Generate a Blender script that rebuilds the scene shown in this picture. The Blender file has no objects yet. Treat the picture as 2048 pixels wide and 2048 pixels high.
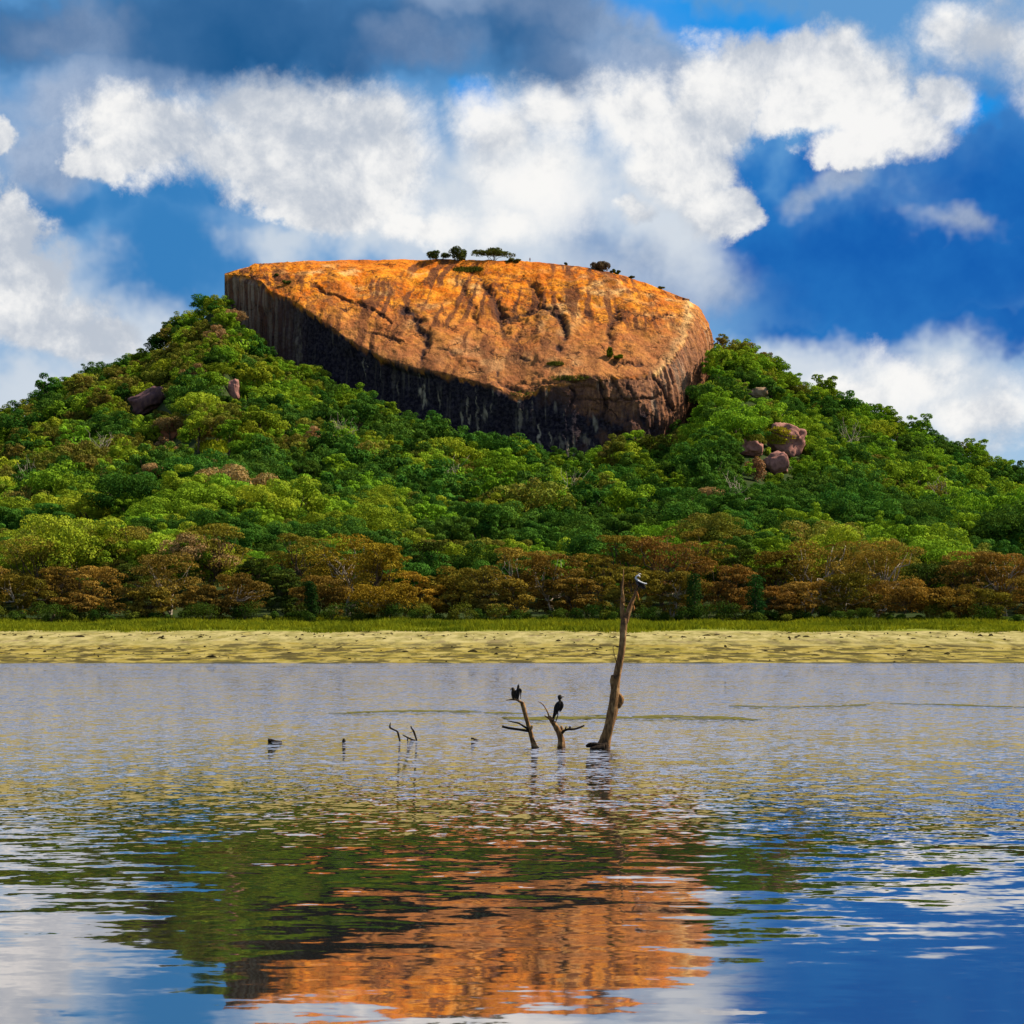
import bpy, math, random
import numpy as np
R = math.radians
sc = bpy.context.scene
COL = sc.collection

# ------------------------------------------------------------------ camera, sky, sun, exposure
CAM_H, HZ, F = 2.6, 1264.0, 4000.0          # metres above the lake, horizon row and focal length in photo pixels (2048 wide)
cd = bpy.data.cameras.new('camera'); cam = bpy.data.objects.new('camera', cd); COL.objects.link(cam)
cam.location = (0, 0, CAM_H); cam.rotation_euler = (R(90), 0, 0)
cd.sensor_width = 36; cd.lens = 36*F/2048; cd.shift_y = (HZ-1024)/2048
cd.clip_start = .5; cd.clip_end = 20000
sc.camera = cam
sc.view_settings.view_transform = 'Standard'; sc.view_settings.look = 'None'
sc.view_settings.exposure = 0.78; sc.view_settings.gamma = 1
SUN_EL, SUN_AZ = 47.0, 79.0                 # azimuth clockwise from +Y (the way the camera looks)
sl = bpy.data.lights.new('sun', 'SUN'); sun = bpy.data.objects.new('sun', sl); COL.objects.link(sun)
sl.energy = 5.0; sl.angle = R(.5); sl.color = (1, .9, .74)
sun.rotation_euler = (R(90-SUN_EL), 0, R(180-SUN_AZ)); sun.location = (60, 0, 200)
sc.cycles.max_bounces = 6; sc.cycles.diffuse_bounces = 2; sc.cycles.glossy_bounces = 3
sc.cycles.transmission_bounces = 3; sc.cycles.transparent_max_bounces = 4
sc.cycles.caustics_reflective = False; sc.cycles.caustics_refractive = False
sc.cycles.sample_clamp_indirect = 4; sc.cycles.sample_clamp_direct = 4

class NB:
    """small node builder"""
    def __init__(s, tree): s.t = tree
    def n(s, kind, **kw):
        nd = s.t.nodes.new(kind)
        ins = kw.pop('ins', {})
        for k, v in kw.items(): setattr(nd, k, v)
        for k, v in ins.items(): s.set(nd.inputs[k], v)
        return nd
    def set(s, sock, v):
        if hasattr(v, 'is_linked') or isinstance(v, bpy.types.NodeSocket): s.t.links.new(v, sock)
        else:
            if isinstance(v, (tuple, list)) and sock.type == 'RGBA' and len(v) == 3: v = (*v, 1)
            sock.default_value = v
    def m(s, op, a, b=None, c=None, clamp=False):
        nd = s.n('ShaderNodeMath', operation=op, use_clamp=clamp)
        for i, v in enumerate((a, b, c)):
            if v is not None: s.set(nd.inputs[i], v)
        return nd.outputs[0]
    def v(s, op, a, b=None, c=None):
        nd = s.n('ShaderNodeVectorMath', operation=op)
        for i, x in enumerate((a, b, c)):
            if x is not None: s.set(nd.inputs['Scale' if (op == 'SCALE' and i == 1) else i], x)
        return nd.outputs['Value'] if op in ('LENGTH', 'DOT_PRODUCT', 'DISTANCE') else nd.outputs[0]
    def ss(s, x, lo, hi, a=0., b=1.):
        nd = s.n('ShaderNodeMapRange', interpolation_type='SMOOTHSTEP')
        for k, q in zip(('Value', 'From Min', 'From Max', 'To Min', 'To Max'), (x, lo, hi, a, b)): s.set(nd.inputs[k], q)
        return nd.outputs[0]
    def lin(s, x, lo, hi, a=0., b=1.):
        nd = s.n('ShaderNodeMapRange')
        for k, q in zip(('Value', 'From Min', 'From Max', 'To Min', 'To Max'), (x, lo, hi, a, b)): s.set(nd.inputs[k], q)
        return nd.outputs[0]
    def mix(s, f, a, b, mode='MIX'):
        nd = s.n('ShaderNodeMix', data_type='RGBA', blend_type=mode)
        s.set(nd.inputs[0], f); s.set(nd.inputs[6], a); s.set(nd.inputs[7], b)
        return nd.outputs[2]
    def noise(s, vec, scale, detail=4, rough=.55, dist=0., out=0, lac=2.0):
        nd = s.n('ShaderNodeTexNoise', ins={'Vector': vec, 'Scale': scale, 'Detail': detail, 'Roughness': rough, 'Distortion': dist, 'Lacunarity': lac})
        return nd.outputs[out]
    def attr(s, name):
        return s.n('ShaderNodeAttribute', attribute_name=name).outputs['Fac']
    def ramp(s, x, stops):
        nd = s.n('ShaderNodeValToRGB'); cr = nd.color_ramp
        while len(cr.elements) < len(stops): cr.elements.new(.5)
        for e, (p, c) in zip(cr.elements, stops): e.position = p; e.color = (*c, 1)
        s.set(nd.inputs[0], x); return nd.outputs[0]

# ------------------------------------------------------------------ sky with its clouds (by direction)
world = bpy.data.worlds.new('World'); sc.world = world; world.use_nodes = True
wt = world.node_tree; wt.nodes.clear(); B = NB(wt)
SKY_K = .1
tc = B.n('ShaderNodeTexCoord').outputs['Generated']
sky = B.n('ShaderNodeTexSky', sky_type='NISHITA', sun_disc=False, sun_elevation=R(SUN_EL), sun_rotation=R(SUN_AZ),
          air_density=1.0, dust_density=.3, ozone_density=2.5).outputs[0]
dirv = B.v('NORMALIZE', tc)
sep = B.n('ShaderNodeSeparateXYZ', ins={0: dirv})
yy = B.m('MAXIMUM', sep.outputs[1], .12)
uu = B.m('DIVIDE', B.m('MULTIPLY', sep.outputs[0], 4.), yy)
vv = B.m('DIVIDE', B.m('MULTIPLY', B.m('ABSOLUTE', sep.outputs[2]), 4.), yy)
flat = B.n('ShaderNodeCombineXYZ', ins={0: uu, 1: vv, 2: 0.}).outputs[0]
nvec = B.n('ShaderNodeCombineXYZ', ins={0: sep.outputs[0], 1: B.m('MULTIPLY', sep.outputs[1], .5), 2: B.m('ABSOLUTE', sep.outputs[2])}).outputs[0]
def warp(amt, scale, detail=3):
    w = B.v('SUBTRACT', B.noise(nvec, scale, detail, .6, out=1), (.5, .5, .5))
    return B.v('ADD', flat, B.v('MULTIPLY', w, (amt, amt, 0)))
P1 = warp(.16, 24, 6); P2 = warp(.46, 10, 5)
def blobs(P, lst, smooth=.18):
    acc = None
    for px, py, rx, ry in lst:
        cx, cy = (px-1024)/1000, (HZ-py)/1000
        ix, iy = 1000./rx, 1000./ry
        d = B.v('LENGTH', B.v('MULTIPLY_ADD', P, (ix, iy, 0), (-cx*ix, -cy*iy, 0)))
        acc = d if acc is None else B.m('SMOOTH_MIN', acc, d, smooth)
    return acc                      # 0 in the heart, 1 at the edge, grows outside
def puffs(vec, det):
    vo = B.n('ShaderNodeTexVoronoi', feature='F1', normalize=True, ins={'Vector': vec, 'Scale': 22., 'Detail': det, 'Roughness': .55, 'Lacunarity': 2.2})
    return B.m('SUBTRACT', .95, B.m('MULTIPLY', vo.outputs['Distance'], 1.25))
wv = B.v('ADD', nvec, B.v('SCALE', B.v('SUBTRACT', B.noise(nvec, 40, 4, .6, out=1), (.5, .5, .5)), .03))
fb = B.m('ADD', B.m('MULTIPLY', B.noise(nvec, 17, 13, .70, .25), .62), B.m('MULTIPLY', puffs(wv, 4.), .38))
up_ = (.006, 0, .009)
fb_hi = B.m('ADD', B.m('MULTIPLY', B.noise(B.v('ADD', nvec, up_), 17, 9, .64, .25), .62), B.m('MULTIPLY', puffs(B.v('ADD', wv, up_), 3.), .38))
soft = B.noise(nvec, 9, 6, .55)
K = .585/SKY_K
def C(r, g, b): return (r*K, g*K, b*K)
low = B.ss(vv, 0., .75)
paint = B.mix(low, C(.42, .56, .72), C(.06, .26, .56))
base = B.mix(.8, sky, paint)
dk1 = B.ss(blobs(P2, [(420, 45, 460, 130), (760, 80, 330, 120), (40, 60, 220, 90), (1080, 70, 200, 150), (1130, 160, 130, 80)]), 1.35, .35)
base = B.mix(B.m('MULTIPLY', dk1, .95), base, B.mix(B.ss(soft, .3, .7), C(.006, .085, .25), C(.045, .15, .34)))
dk2 = B.ss(blobs(P2, [(1780, 560, 420, 150), (2000, 420, 230, 280), (1560, 480, 170, 130), (2020, 640, 300, 60), (1700, 330, 120, 60), (1650, 640, 240, 45), (1510, 320, 90, 90), (1560, 400, 110, 60)]), 1.4, .4)
base = B.mix(B.m('MULTIPLY', dk2, .97), base, B.mix(B.ss(soft, .3, .7), C(.0, .085, .40), C(.02, .19, .55)))
dk3 = B.ss(blobs(P2, [(300, 420, 190, 75), (330, 560, 180, 150), (60, 420, 160, 60), (1190, 500, 90, 60), (1250, 450, 130, 50), (430, 410, 60, 30)]), 1.5, .3)
base = B.mix(B.m('MULTIPLY', dk3, .9), base, C(.03, .20, .50))
# thin veils
lav = B.ss(B.m('SUBTRACT', B.m('MULTIPLY', B.m('SUBTRACT', soft, .5), 1.3), B.m('SUBTRACT', blobs(P2, [(140, 210, 210, 80), (60, 300, 160, 90), (210, 150, 140, 60), (1270, 150, 200, 70), (1190, 40, 230, 70), (830, 110, 140, 60), (1720, 390, 90, 50), (1880, 450, 80, 45), (1330, 520, 170, 90), (980, 30, 140, 50), (120, 60, 160, 60), (300, 150, 150, 50)]), .75)), -.55, .5)
lav = B.m('MULTIPLY', lav, B.m('SUBTRACT', 1., B.m('MULTIPLY', dk1, .62)))
base = B.mix(B.m('MULTIPLY', lav, .8), base, B.mix(B.ss(fb, .35, .65), C(.24, .32, .48), C(.46, .53, .66)))
gap = B.ss(blobs(P2, [(1400, 15, 190, 60), (1540, 40, 150, 70), (930, 250, 50, 70), (1930, 190, 80, 40)]), 1.3, .4)
base = B.mix(B.m('MULTIPLY', gap, .9), base, C(.004, .29, .82))
veil = B.ss(B.m('SUBTRACT', B.m('MULTIPLY', B.m('SUBTRACT', soft, .5), 1.4), B.m('SUBTRACT', blobs(P2, [(60, 640, 170, 170), (200, 720, 200, 120), (20, 800, 260, 90), (720, 470, 260, 90), (960, 480, 260, 110), (1600, 740, 320, 85), (1900, 770, 320, 110), (560, 520, 130, 60), (1040, 380, 260, 90), (1370, 400, 120, 120)]), .8)), -.5, .45)
base = B.mix(B.m('MULTIPLY', veil, .92), base, B.mix(soft, C(.50, .59, .70), C(.80, .83, .86)))
# cumulus
cum = blobs(P1, [(330, 255, 170, 95), (520, 215, 190, 80), (700, 245, 170, 95), (520, 310, 240, 75), (650, 385, 210, 75), (760, 330, 130, 120), (185, 315, 50, 45), (860, 450, 110, 45),
                 (1000, 260, 110, 100), (1110, 245, 120, 80), (1060, 370, 170, 120), (1270, 225, 150, 95), (1480, 155, 85, 75), (1410, 210, 130, 110), (1350, 320, 130, 95), (1430, 420, 80, 65), (1010, 460, 90, 55), (1270, 430, 45, 28),
                 (1580, 150, 100, 70), (1590, 225, 90, 45), (1650, 120, 130, 70), (1720, 190, 150, 105), (1810, 250, 110, 65), (1700, 280, 90, 40), (1985, 75, 120, 100), (1910, 45, 90, 70), (2080, 100, 110, 120), (1900, 200, 60, 60),
                 (-10, 285, 45, 45), (20, 460, 80, 95), (30, 545, 105, 75), (60, 640, 140, 60), (180, 690, 90, 40),
                 (1830, 770, 120, 75), (1950, 830, 130, 80), (1720, 790, 120, 40)], .22)
inside = B.m('SUBTRACT', 1., cum)
dens = B.m('ADD', B.m('ADD', inside, .16), B.m('MULTIPLY', B.m('SUBTRACT', fb, .53), 2.0))
soft2 = B.noise(nvec, 6.5, 3, .5)
alpha = B.ss(dens, -.06, B.lin(soft2, .38, .62, .26, .95))
relief = B.m('MULTIPLY', B.m('SUBTRACT', fb, fb_hi), 2.6)
big = B.noise(B.v('ADD', nvec, (3.1, 0, 0)), 13, 5, .55)
bright = B.m('ADD', B.m('ADD', .40, relief), B.m('ADD', B.m('MULTIPLY', B.m('SUBTRACT', big, .5), 2.8), B.m('MULTIPLY', B.m('MINIMUM', dens, .7), .22)), clamp=True)
ccol = B.mix(B.ss(bright, .0, .85), C(.50, .55, .63), C(.95, .94, .92))
front = B.mix(B.m('MULTIPLY', alpha, .97), base, ccol)
# the rest of the sky: broken cloud over deep blue
rest_a = B.m('MULTIPLY', B.ss(B.noise(nvec, 5, 8, .6), .40, .60), B.ss(sep.outputs[1], .1, .6, .25, 1.))
rest = B.mix(B.m('MULTIPLY', rest_a, .9), B.mix(.35, sky, C(.03, .12, .34)), C(.80, .80, .83))
out = B.mix(B.m('MULTIPLY', B.ss(sep.outputs[1], .45, .75), B.ss(sep.outputs[2], .44, .33)), rest, front)
bg = B.n('ShaderNodeBackground', ins={'Color': out, 'Strength': SKY_K})
wt.links.new(bg.outputs[0], B.n('ShaderNodeOutputWorld').inputs[0])

# ------------------------------------------------------------------ helpers
rng = np.random.default_rng(7); random.seed(7)
def hash3(ix, iy, iz, s):
    h = (ix.astype(np.int64)*374761393 + iy.astype(np.int64)*668265263 + iz.astype(np.int64)*2147483647 + s*1274126177) & 0xffffffff
    h = ((h ^ (h >> 13))*1274126177) & 0xffffffff
    h = ((h ^ (h >> 16))*2246822519) & 0xffffffff
    return ((h ^ (h >> 15)) & 0xffffff)/float(0xffffff)
def vnoise(p, s=0):
    i = np.floor(p); f = p-i; f = f*f*(3-2*f); x, y, z = i[..., 0], i[..., 1], i[..., 2]
    r = 0
    for a in (0, 1):
        for b in (0, 1):
            for c in (0, 1):
                w = (f[..., 0] if a else 1-f[..., 0])*(f[..., 1] if b else 1-f[..., 1])*(f[..., 2] if c else 1-f[..., 2])
                r = r+w*hash3(x+a, y+b, z+c, s)
    return r*2-1
def fbm(p, s=0, oct=4, g=.5):
    t, a = 0, 1.
    for o in range(oct):
        t = t+a*vnoise(p*(2.03**o)+o*17.3, s+o*31); a *= g
    return t
def px_at(px, py, Y):
    return np.array([(px-1024)/F*Y, Y, CAM_H+(HZ-py)/F*Y])
def to_px(v):
    return 1024+F*v[..., 0]/v[..., 1], HZ-F*(v[..., 2]-CAM_H)/v[..., 1]
def mesh(name, verts, faces, mat, attrs=None, smooth=False):
    me = bpy.data.meshes.new(name)
    verts = np.asarray(verts, np.float32)
    if isinstance(faces, np.ndarray):
        k = faces.shape[1]; nf = len(faces)
        me.vertices.add(len(verts)); me.vertices.foreach_set('co', verts.ravel())
        me.loops.add(nf*k); me.loops.foreach_set('vertex_index', faces.astype(np.int32).ravel())
        me.polygons.add(nf); me.polygons.foreach_set('loop_start', np.arange(0, nf*k, k, dtype=np.int32))
        me.polygons.foreach_set('loop_total', np.full(nf, k, np.int32))
        me.update(calc_edges=True)
    else:
        me.from_pydata(verts.tolist(), [], faces)
    if smooth: me.polygons.foreach_set('use_smooth', np.ones(len(me.polygons), bool))
    for k, a in (attrs or {}).items():
        at = me.attributes.new(k, 'FLOAT', 'POINT'); at.data.foreach_set('value', np.asarray(a, np.float32).ravel())
    if mat: me.materials.append(mat)
    me.update(); return me
def obj(name, me, parent=None, loc=None):
    o = bpy.data.objects.new(name, me); COL.objects.link(o)
    if parent: o.parent = parent
    if loc is not None: o.location = loc
    return o
def tag(o, label, cat, group=None, kind=None):
    if label: o['label'] = label
    if cat: o['category'] = cat
    if group: o['group'] = group
    if kind: o['kind'] = kind
    return o
def empty(name, loc, label, cat, group=None, rz=0., s=1.):
    o = bpy.data.objects.new(name, None); COL.objects.link(o); o.location = loc; o.rotation_euler = (0, 0, rz); o.scale = (s, s, s)
    return tag(o, label, cat, group)
def grid_faces(nr, nc):
    i = np.arange(nr-1)[:, None]*nc+np.arange(nc-1)[None, :]
    return np.stack([i, i+1, i+nc+1, i+nc], -1).reshape(-1, 4)
class MB:
    def __init__(s): s.v = []; s.f = []; s.n = 0
    def add(s, v, f):
        s.v.append(np.asarray(v, float)); s.f.append(np.asarray(f)+s.n); s.n += len(v); return s
    def get(s): return np.concatenate(s.v), np.concatenate(s.f)
def loft(path, radii, n=10, rough=0., seed=0, squash=None, sub=1):
    """closed tube of quads along a path; squash scales the second axis of the ring"""
    p = np.asarray(path, float); r = np.asarray(radii, float)
    sq = np.ones(len(p)) if squash is None else np.asarray(squash, float)*np.ones(len(p))
    if sub > 1:
        t = np.arange(len(p)); tt = np.linspace(0, len(p)-1, (len(p)-1)*sub+1)
        def cr(a):
            i = np.clip(tt.astype(int), 0, len(p)-2); f = (tt-i)
            g = lambda k: a[np.clip(k, 0, len(p)-1)]
            f = f[:, None] if a.ndim > 1 else f
            return .5*(2*g(i)+(g(i+1)-g(i-1))*f+(2*g(i-1)-5*g(i)+4*g(i+1)-g(i+2))*f**2+(3*g(i)-g(i-1)-3*g(i+1)+g(i+2))*f**3)
        p, r, sq = cr(p), np.maximum(cr(r), 1e-4), cr(sq)
    tg = np.gradient(p, axis=0); tg /= np.linalg.norm(tg, axis=1)[:, None]+1e-9
    ref = np.array([0, 1., 0]) if abs(tg[:, 1]).max() < .9 else np.array([1., 0, 0])
    a1 = np.cross(tg, ref); a1 /= np.linalg.norm(a1, axis=1)[:, None]+1e-9
    a2 = np.cross(tg, a1)
    th = np.arange(n)/n*2*np.pi
    ring = (np.cos(th)[None, :, None]*a1[:, None]+np.sin(th)[None, :, None]*a2[:, None]*sq[:, None, None])
    rr = r[:, None, None]*np.ones((1, n, 1))
    if rough:
        q = np.concatenate([np.cos(th)[None, :, None]*1.5+0*rr, np.sin(th)[None, :, None]*1.5+0*rr, np.arange(len(p))[:, None, None]*.6/sub+0*rr], -1)
        rr = rr*(1+rough*fbm(q+seed*7.7, seed, 3)[..., None])
    v = (p[:, None]+ring*rr).reshape(-1, 3)
    f = []
    for i in range(len(p)-1):
        b = i*n
        for k in range(n): f.append((b+k, b+(k+1) % n, b+n+(k+1) % n, b+n+k))
    c0, c1 = len(v), len(v)+1
    v = np.concatenate([v, p[:1], p[-1:]])
    e = (len(p)-1)*n
    for k in range(n):
        f.append((c0, (k+1) % n, k, k)); f.append((c1, e+k, e+(k+1) % n, e+(k+1) % n))
    return v, np.array(f)
def tube_mesh(name, parts, mat, smooth=True):
    mb = MB()
    for p in parts: mb.add(*loft(**p))
    v, f = mb.get()
    fl = [tuple(dict.fromkeys(q)) for q in f.tolist()]
    me = bpy.data.meshes.new(name); me.from_pydata(v.tolist(), [], fl)
    if smooth: me.polygons.foreach_set('use_smooth', np.ones(len(me.polygons), bool))
    me.materials.append(mat); me.update(); return me

# ------------------------------------------------------------------ materials
def new_mat(name):
    m = bpy.data.materials.new(name); m.use_nodes = True; m.node_tree.nodes.clear()
    return m, NB(m.node_tree)
def finish(m, b, shader):
    m.node_tree.links.new(shader, b.n('ShaderNodeOutputMaterial').inputs[0]); return m
def leaf_mat(name, c1, c2, warm=None, transl=.20):
    m, b = new_mat(name)
    oi = b.n('ShaderNodeObjectInfo').outputs['Random']
    pos = b.n('ShaderNodeNewGeometry').outputs['Position']
    nz = b.noise(pos, .35, 3, .6)
    col = b.mix(b.ss(nz, .3, .7), c1, c2)
    if warm: col = b.mix(b.m('MULTIPLY', b.ss(b.noise(pos, .09, 2), .5, .68), .6), col, warm)
    hsv = b.n('ShaderNodeHueSaturation', ins={'Hue': b.lin(oi, 0, 1, .485, .515), 'Value': b.lin(b.m('FRACT', b.m('MULTIPLY', oi, 7.13)), 0, 1, .72, 1.3), 'Saturation': 1., 'Color': col}).outputs[0]
    d = b.n('ShaderNodeBsdfDiffuse', ins={'Color': hsv}).outputs[0]
    t = b.n('ShaderNodeBsdfTranslucent', ins={'Color': b.mix(1., hsv, (1.25, 1.1, .5), 'MULTIPLY')}).outputs[0]
    return finish(m, b, b.n('ShaderNodeMixShader', ins={0: transl, 1: d, 2: t}).outputs[0])
def plain_mat(name, c1, c2, scale=3., rough=.9, bump=0., stretch=(1, 1, 1), spec=.04):
    m, b = new_mat(name)
    tcn = b.n('ShaderNodeTexCoord').outputs['Object']
    q = b.v('MULTIPLY', tcn, stretch)
    nz = b.noise(q, scale, 6, .62)
    pr = b.n('ShaderNodeBsdfPrincipled', ins={'Base Color': b.mix(b.ss(nz, .36, .64), c1, c2), 'Roughness': rough, 'Specular IOR Level': spec})
    if bump: b.set(pr.inputs['Normal'], b.n('ShaderNodeBump', ins={'Height': nz, 'Strength': bump, 'Distance': .2}).outputs[0])
    return finish(m, b, pr.outputs[0])

GREEN = {
    'deep green': leaf_mat('leaves_deep_green', (.024, .072, .012), (.076, .158, .018)),
    'bright green': leaf_mat('leaves_bright_green', (.085, .175, .012), (.205, .325, .020)),
    'yellow-green': leaf_mat('leaves_yellow_green', (.130, .195, .012), (.270, .320, .022)),
    'olive green': leaf_mat('leaves_olive', (.090, .115, .014), (.190, .190, .026), (.22, .14, .04)),
}
TAN = leaf_mat('leaves_dry_tan', (.26, .18, .07), (.33, .19, .08))
SHORE = {
    'rust brown': leaf_mat('leaves_rust', (.095, .060, .015), (.215, .130, .026), (.22, .115, .022)),
    'dark brown': leaf_mat('leaves_brown', (.10, .065, .014), (.26, .16, .028), (.21, .13, .02)),
    'golden brown': leaf_mat('leaves_golden', (.17, .11, .012), (.38, .25, .024), (.32, .25, .02)),
    'olive brown': leaf_mat('leaves_olive_brown', (.085, .072, .012), (.21, .165, .020), (.20, .115, .018)),
    'dark green': leaf_mat('leaves_dark_green', (.026, .050, .010), (.062, .085, .012)),
}
BARK = plain_mat('bark_brown', (.05, .035, .022), (.13, .095, .06), 2.5, .9, .4, (4, 4, 1))
PALE_BARK = plain_mat('bark_pale', (.22, .17, .12), (.42, .35, .27), 2.5, .9, .3, (4, 4, 1))

# ------------------------------------------------------------------ the rock
cols = [  # rim px, crest px, base px, rim Y, crest Y, base Y, optional mid-cliff px + Y
    (449, 550, 449, 547, 455, 650, 832, 834, 832), (478, 546, 478, 538, 480, 670, 826, 834, 825), (515, 559, 512, 530, 515, 690, 818, 838, 816),
    (549, 587, 552, 526, 545, 705, 808, 841, 806), (593, 605, 606, 522, 588, 728, 800, 844, 797), (633, 633, 676, 520, 630, 752, 793, 847, 790),
    (680, 667, 748, 519, 678, 780, 785, 849, 781), (742, 705, 818, 518, 740, 810, 776, 850, 772), (788, 726, 878, 518, 788, 832, 770, 851, 767),
    (832, 742, 920, 519, 832, 850, 766, 851, 763), (866, 743, 955, 519, 866, 862, 763, 851, 761), (928, 756, 1000, 520, 928, 884, 758, 850, 756),
    (978, 768, 1035, 521, 975, 905, 754, 850, 752), (1042, 796, 1065, 523, 1045, 920, 749, 849, 747), (1085, 769, 1090, 525, 1090, 930, 751, 848, 747),
    (1117, 762, 1112, 527, 1117, 935, 752, 847, 748), (1164, 757, 1142, 530, 1164, 935, 753, 846, 749), (1204, 753, 1172, 534, 1205, 930, 755, 845, 750),
    (1260, 750, 1212, 541, 1265, 915, 758, 843, 754, 1270, 825, 752), (1310, 743, 1252, 552, 1325, 900, 763, 840, 760, 1325, 815, 756), (1341, 711, 1287, 564, 1355, 885, 772, 836, 772, 1366, 790, 764),
    (1363, 674, 1317, 575, 1375, 870, 783, 832, 786, 1388, 765, 778), (1375, 636, 1346, 587, 1390, 850, 796, 828, 798, 1409, 738, 793), (1379, 608, 1366, 595, 1398, 820, 808, 824, 812, 1424, 705, 808),
    (1380, 600, 1379, 598, 1402, 800, 816, 819, 826, 1422, 680, 826)]
NU = 760
def resample(pts, u_src, u):
    return np.stack([np.interp(u, u_src, pts[:, k]) for k in range(pts.shape[1])], -1)
def gsm(a, s, axis):
    n = int(s*3)+1; k = np.exp(-.5*(np.arange(-n, n+1)/s)**2); k /= k.sum()
    pad = [(0, 0)]*a.ndim; pad[axis] = (n, n)
    b = np.pad(a, pad, mode='reflect', reflect_type='odd')
    return np.apply_along_axis(lambda q: np.convolve(q, k, 'valid'), axis, b)
Fr = np.array([px_at(c[0], c[1], c[6]) for c in cols]); Kr = np.array([px_at(c[2], c[3], c[7]) for c in cols]); Br = np.array([px_at(c[4], c[5]+45, c[8]) for c in cols])
Mr = np.array([px_at(*c[9:12]) if len(c) > 9 else .5*(px_at(c[0], c[1], c[6])+px_at(c[4], c[5]+45, c[8]))+np.array([0, 1.5, 0]) for c in cols])
us = np.concatenate([[0], np.cumsum(np.linalg.norm(np.diff(Fr, axis=0), axis=1)+.5*np.linalg.norm(np.diff(Kr, axis=0), axis=1))]); us /= us[-1]
u = np.linspace(0, 1, NU)
Fu, Ku, Bu, Mu = [gsm(resample(q, us, u), 5, 0) for q in (Fr, Kr, Br, Mr)]
hump = np.sin(np.pi*np.clip(u, 0, 1))**.5
rim_n = np.stack([u*70, 0*u, 0*u], -1)
rim_off = np.stack([.5*fbm(rim_n*.8, 5, 3, .5), .5*fbm(rim_n*.8+9, 6, 3, .5), .4*fbm(rim_n*1.2+4, 7, 3, .5)], -1)*np.clip(np.minimum(u, 1-u)*20, 0, 1)[:, None]
Ku[:, 2] += (.28*fbm(np.stack([u*60, 0*u, 0*u], -1), 3, 3))*hump
NT, NC, NBK = 250, 170, 40
t = np.linspace(0, 1, NT)[:, None, None]
dep = np.linalg.norm(Ku-Fu, axis=1)[None, :, None]
top = Ku[None]*(1-t)+Fu[None]*t
top[..., 2] += (4*t*(1-t)*dep*.055)[..., 0]
top = top+rim_off[None]*t**40
c = np.linspace(0, 1, NC+1)[1:, None, None]
Mq = 2*Mu-.5*(Fu+Bu)
cliff = Fu[None]*(1-c)**2+2*Mq[None]*c*(1-c)+Bu[None]*c**2+rim_off[None]*np.exp(-c*9)
bk = np.linspace(1, 0, NBK+1)[:-1, None, None]
h = hump[None, :, None]
backp = Ku[None]+np.concatenate([0*bk*h, bk*h*55+bk*.5, -(bk**2.2)*h*45-bk*20], -1)
G = np.concatenate([backp, top, cliff], 0); NR = len(G)
r0, r1 = NBK, NBK+NT
Gs = gsm(G, 1.1, 0); G[3:-3] = Gs[3:-3]
def normals(G):
    du = np.gradient(G, axis=1); dv = np.gradient(G, axis=0)
    n = np.cross(dv, du); n /= np.linalg.norm(n, axis=-1)[..., None]+1e-9
    return n
N0 = gsm(gsm(normals(G), 4, 0), 4, 1)
if N0[(r0+r1)//2, NU//2, 2] < 0: N0 = -N0
rowi = np.arange(NR)[:, None]*np.ones((1, NU))
ucol = np.ones((NR, 1))*u[None]
is_cliff = np.clip((rowi-r1)/12., 0, 1)
is_top = np.clip((rowi-r0)/6., 0, 1)*(1-is_cliff)
edge = np.clip((rowi-r0)/25., 0, 1)*np.clip(1-abs(rowi-r1)/6.*0, 0, 1)
frontv = (rowi >= r0+1)
pxg, pyg = to_px(G)
# slabs and swells on the slope
sq = np.array([1, .55, 1]); tipg0 = np.clip((640-pxg)/120., 0, 1)
d_top = 2.1*fbm(G*sq/30., 11, 2)+.75*fbm(G*sq/8., 12, 3)+.9*np.minimum(abs(fbm(G*sq/15., 17, 2)), .25)+.24*fbm(G*np.array([1, .8, 1])/1.7, 13, 3)+.10*fbm(G/.6, 15, 2)
flu = np.stack([ucol*130, G[..., 2]*.035, 0*ucol], -1)
d_cl = tipg0*.55*fbm(np.stack([ucol*300, G[..., 2]*.03, 0*ucol], -1), 26, 2)+.9*fbm(flu*.35, 21, 3)+.8*(abs(fbm(flu, 22, 3)))+.30*fbm(flu*3.1, 25, 2)+.7*fbm(G/9., 23, 3)+.22*fbm(G/1.6, 24, 3)
blocky = np.clip((pxg-1080)/60, 0, 1)*np.clip((1340-pxg)/60, 0, 1)
blk_n = fbm(np.stack([ucol*34, G[..., 2]*.09, 0*ucol], -1)+.35*fbm(G/4., 28, 2)[..., None], 27, 2)
d_cl = d_cl*(1-.45*blocky)+blocky*1.5*np.round(blk_n*3)/3
disp = d_top*is_top*edge+d_cl*is_cliff
dark = np.zeros((NR, NU)); pale = np.zeros((NR, NU)); wet = np.zeros((NR, NU))
WX = 5*fbm(G/4., 41, 4, .65); WY = 5*fbm(G/4., 42, 4, .65); FR = np.clip(1.+.6*fbm(G/4., 43, 4, .6), .5, 1.4)
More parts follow.
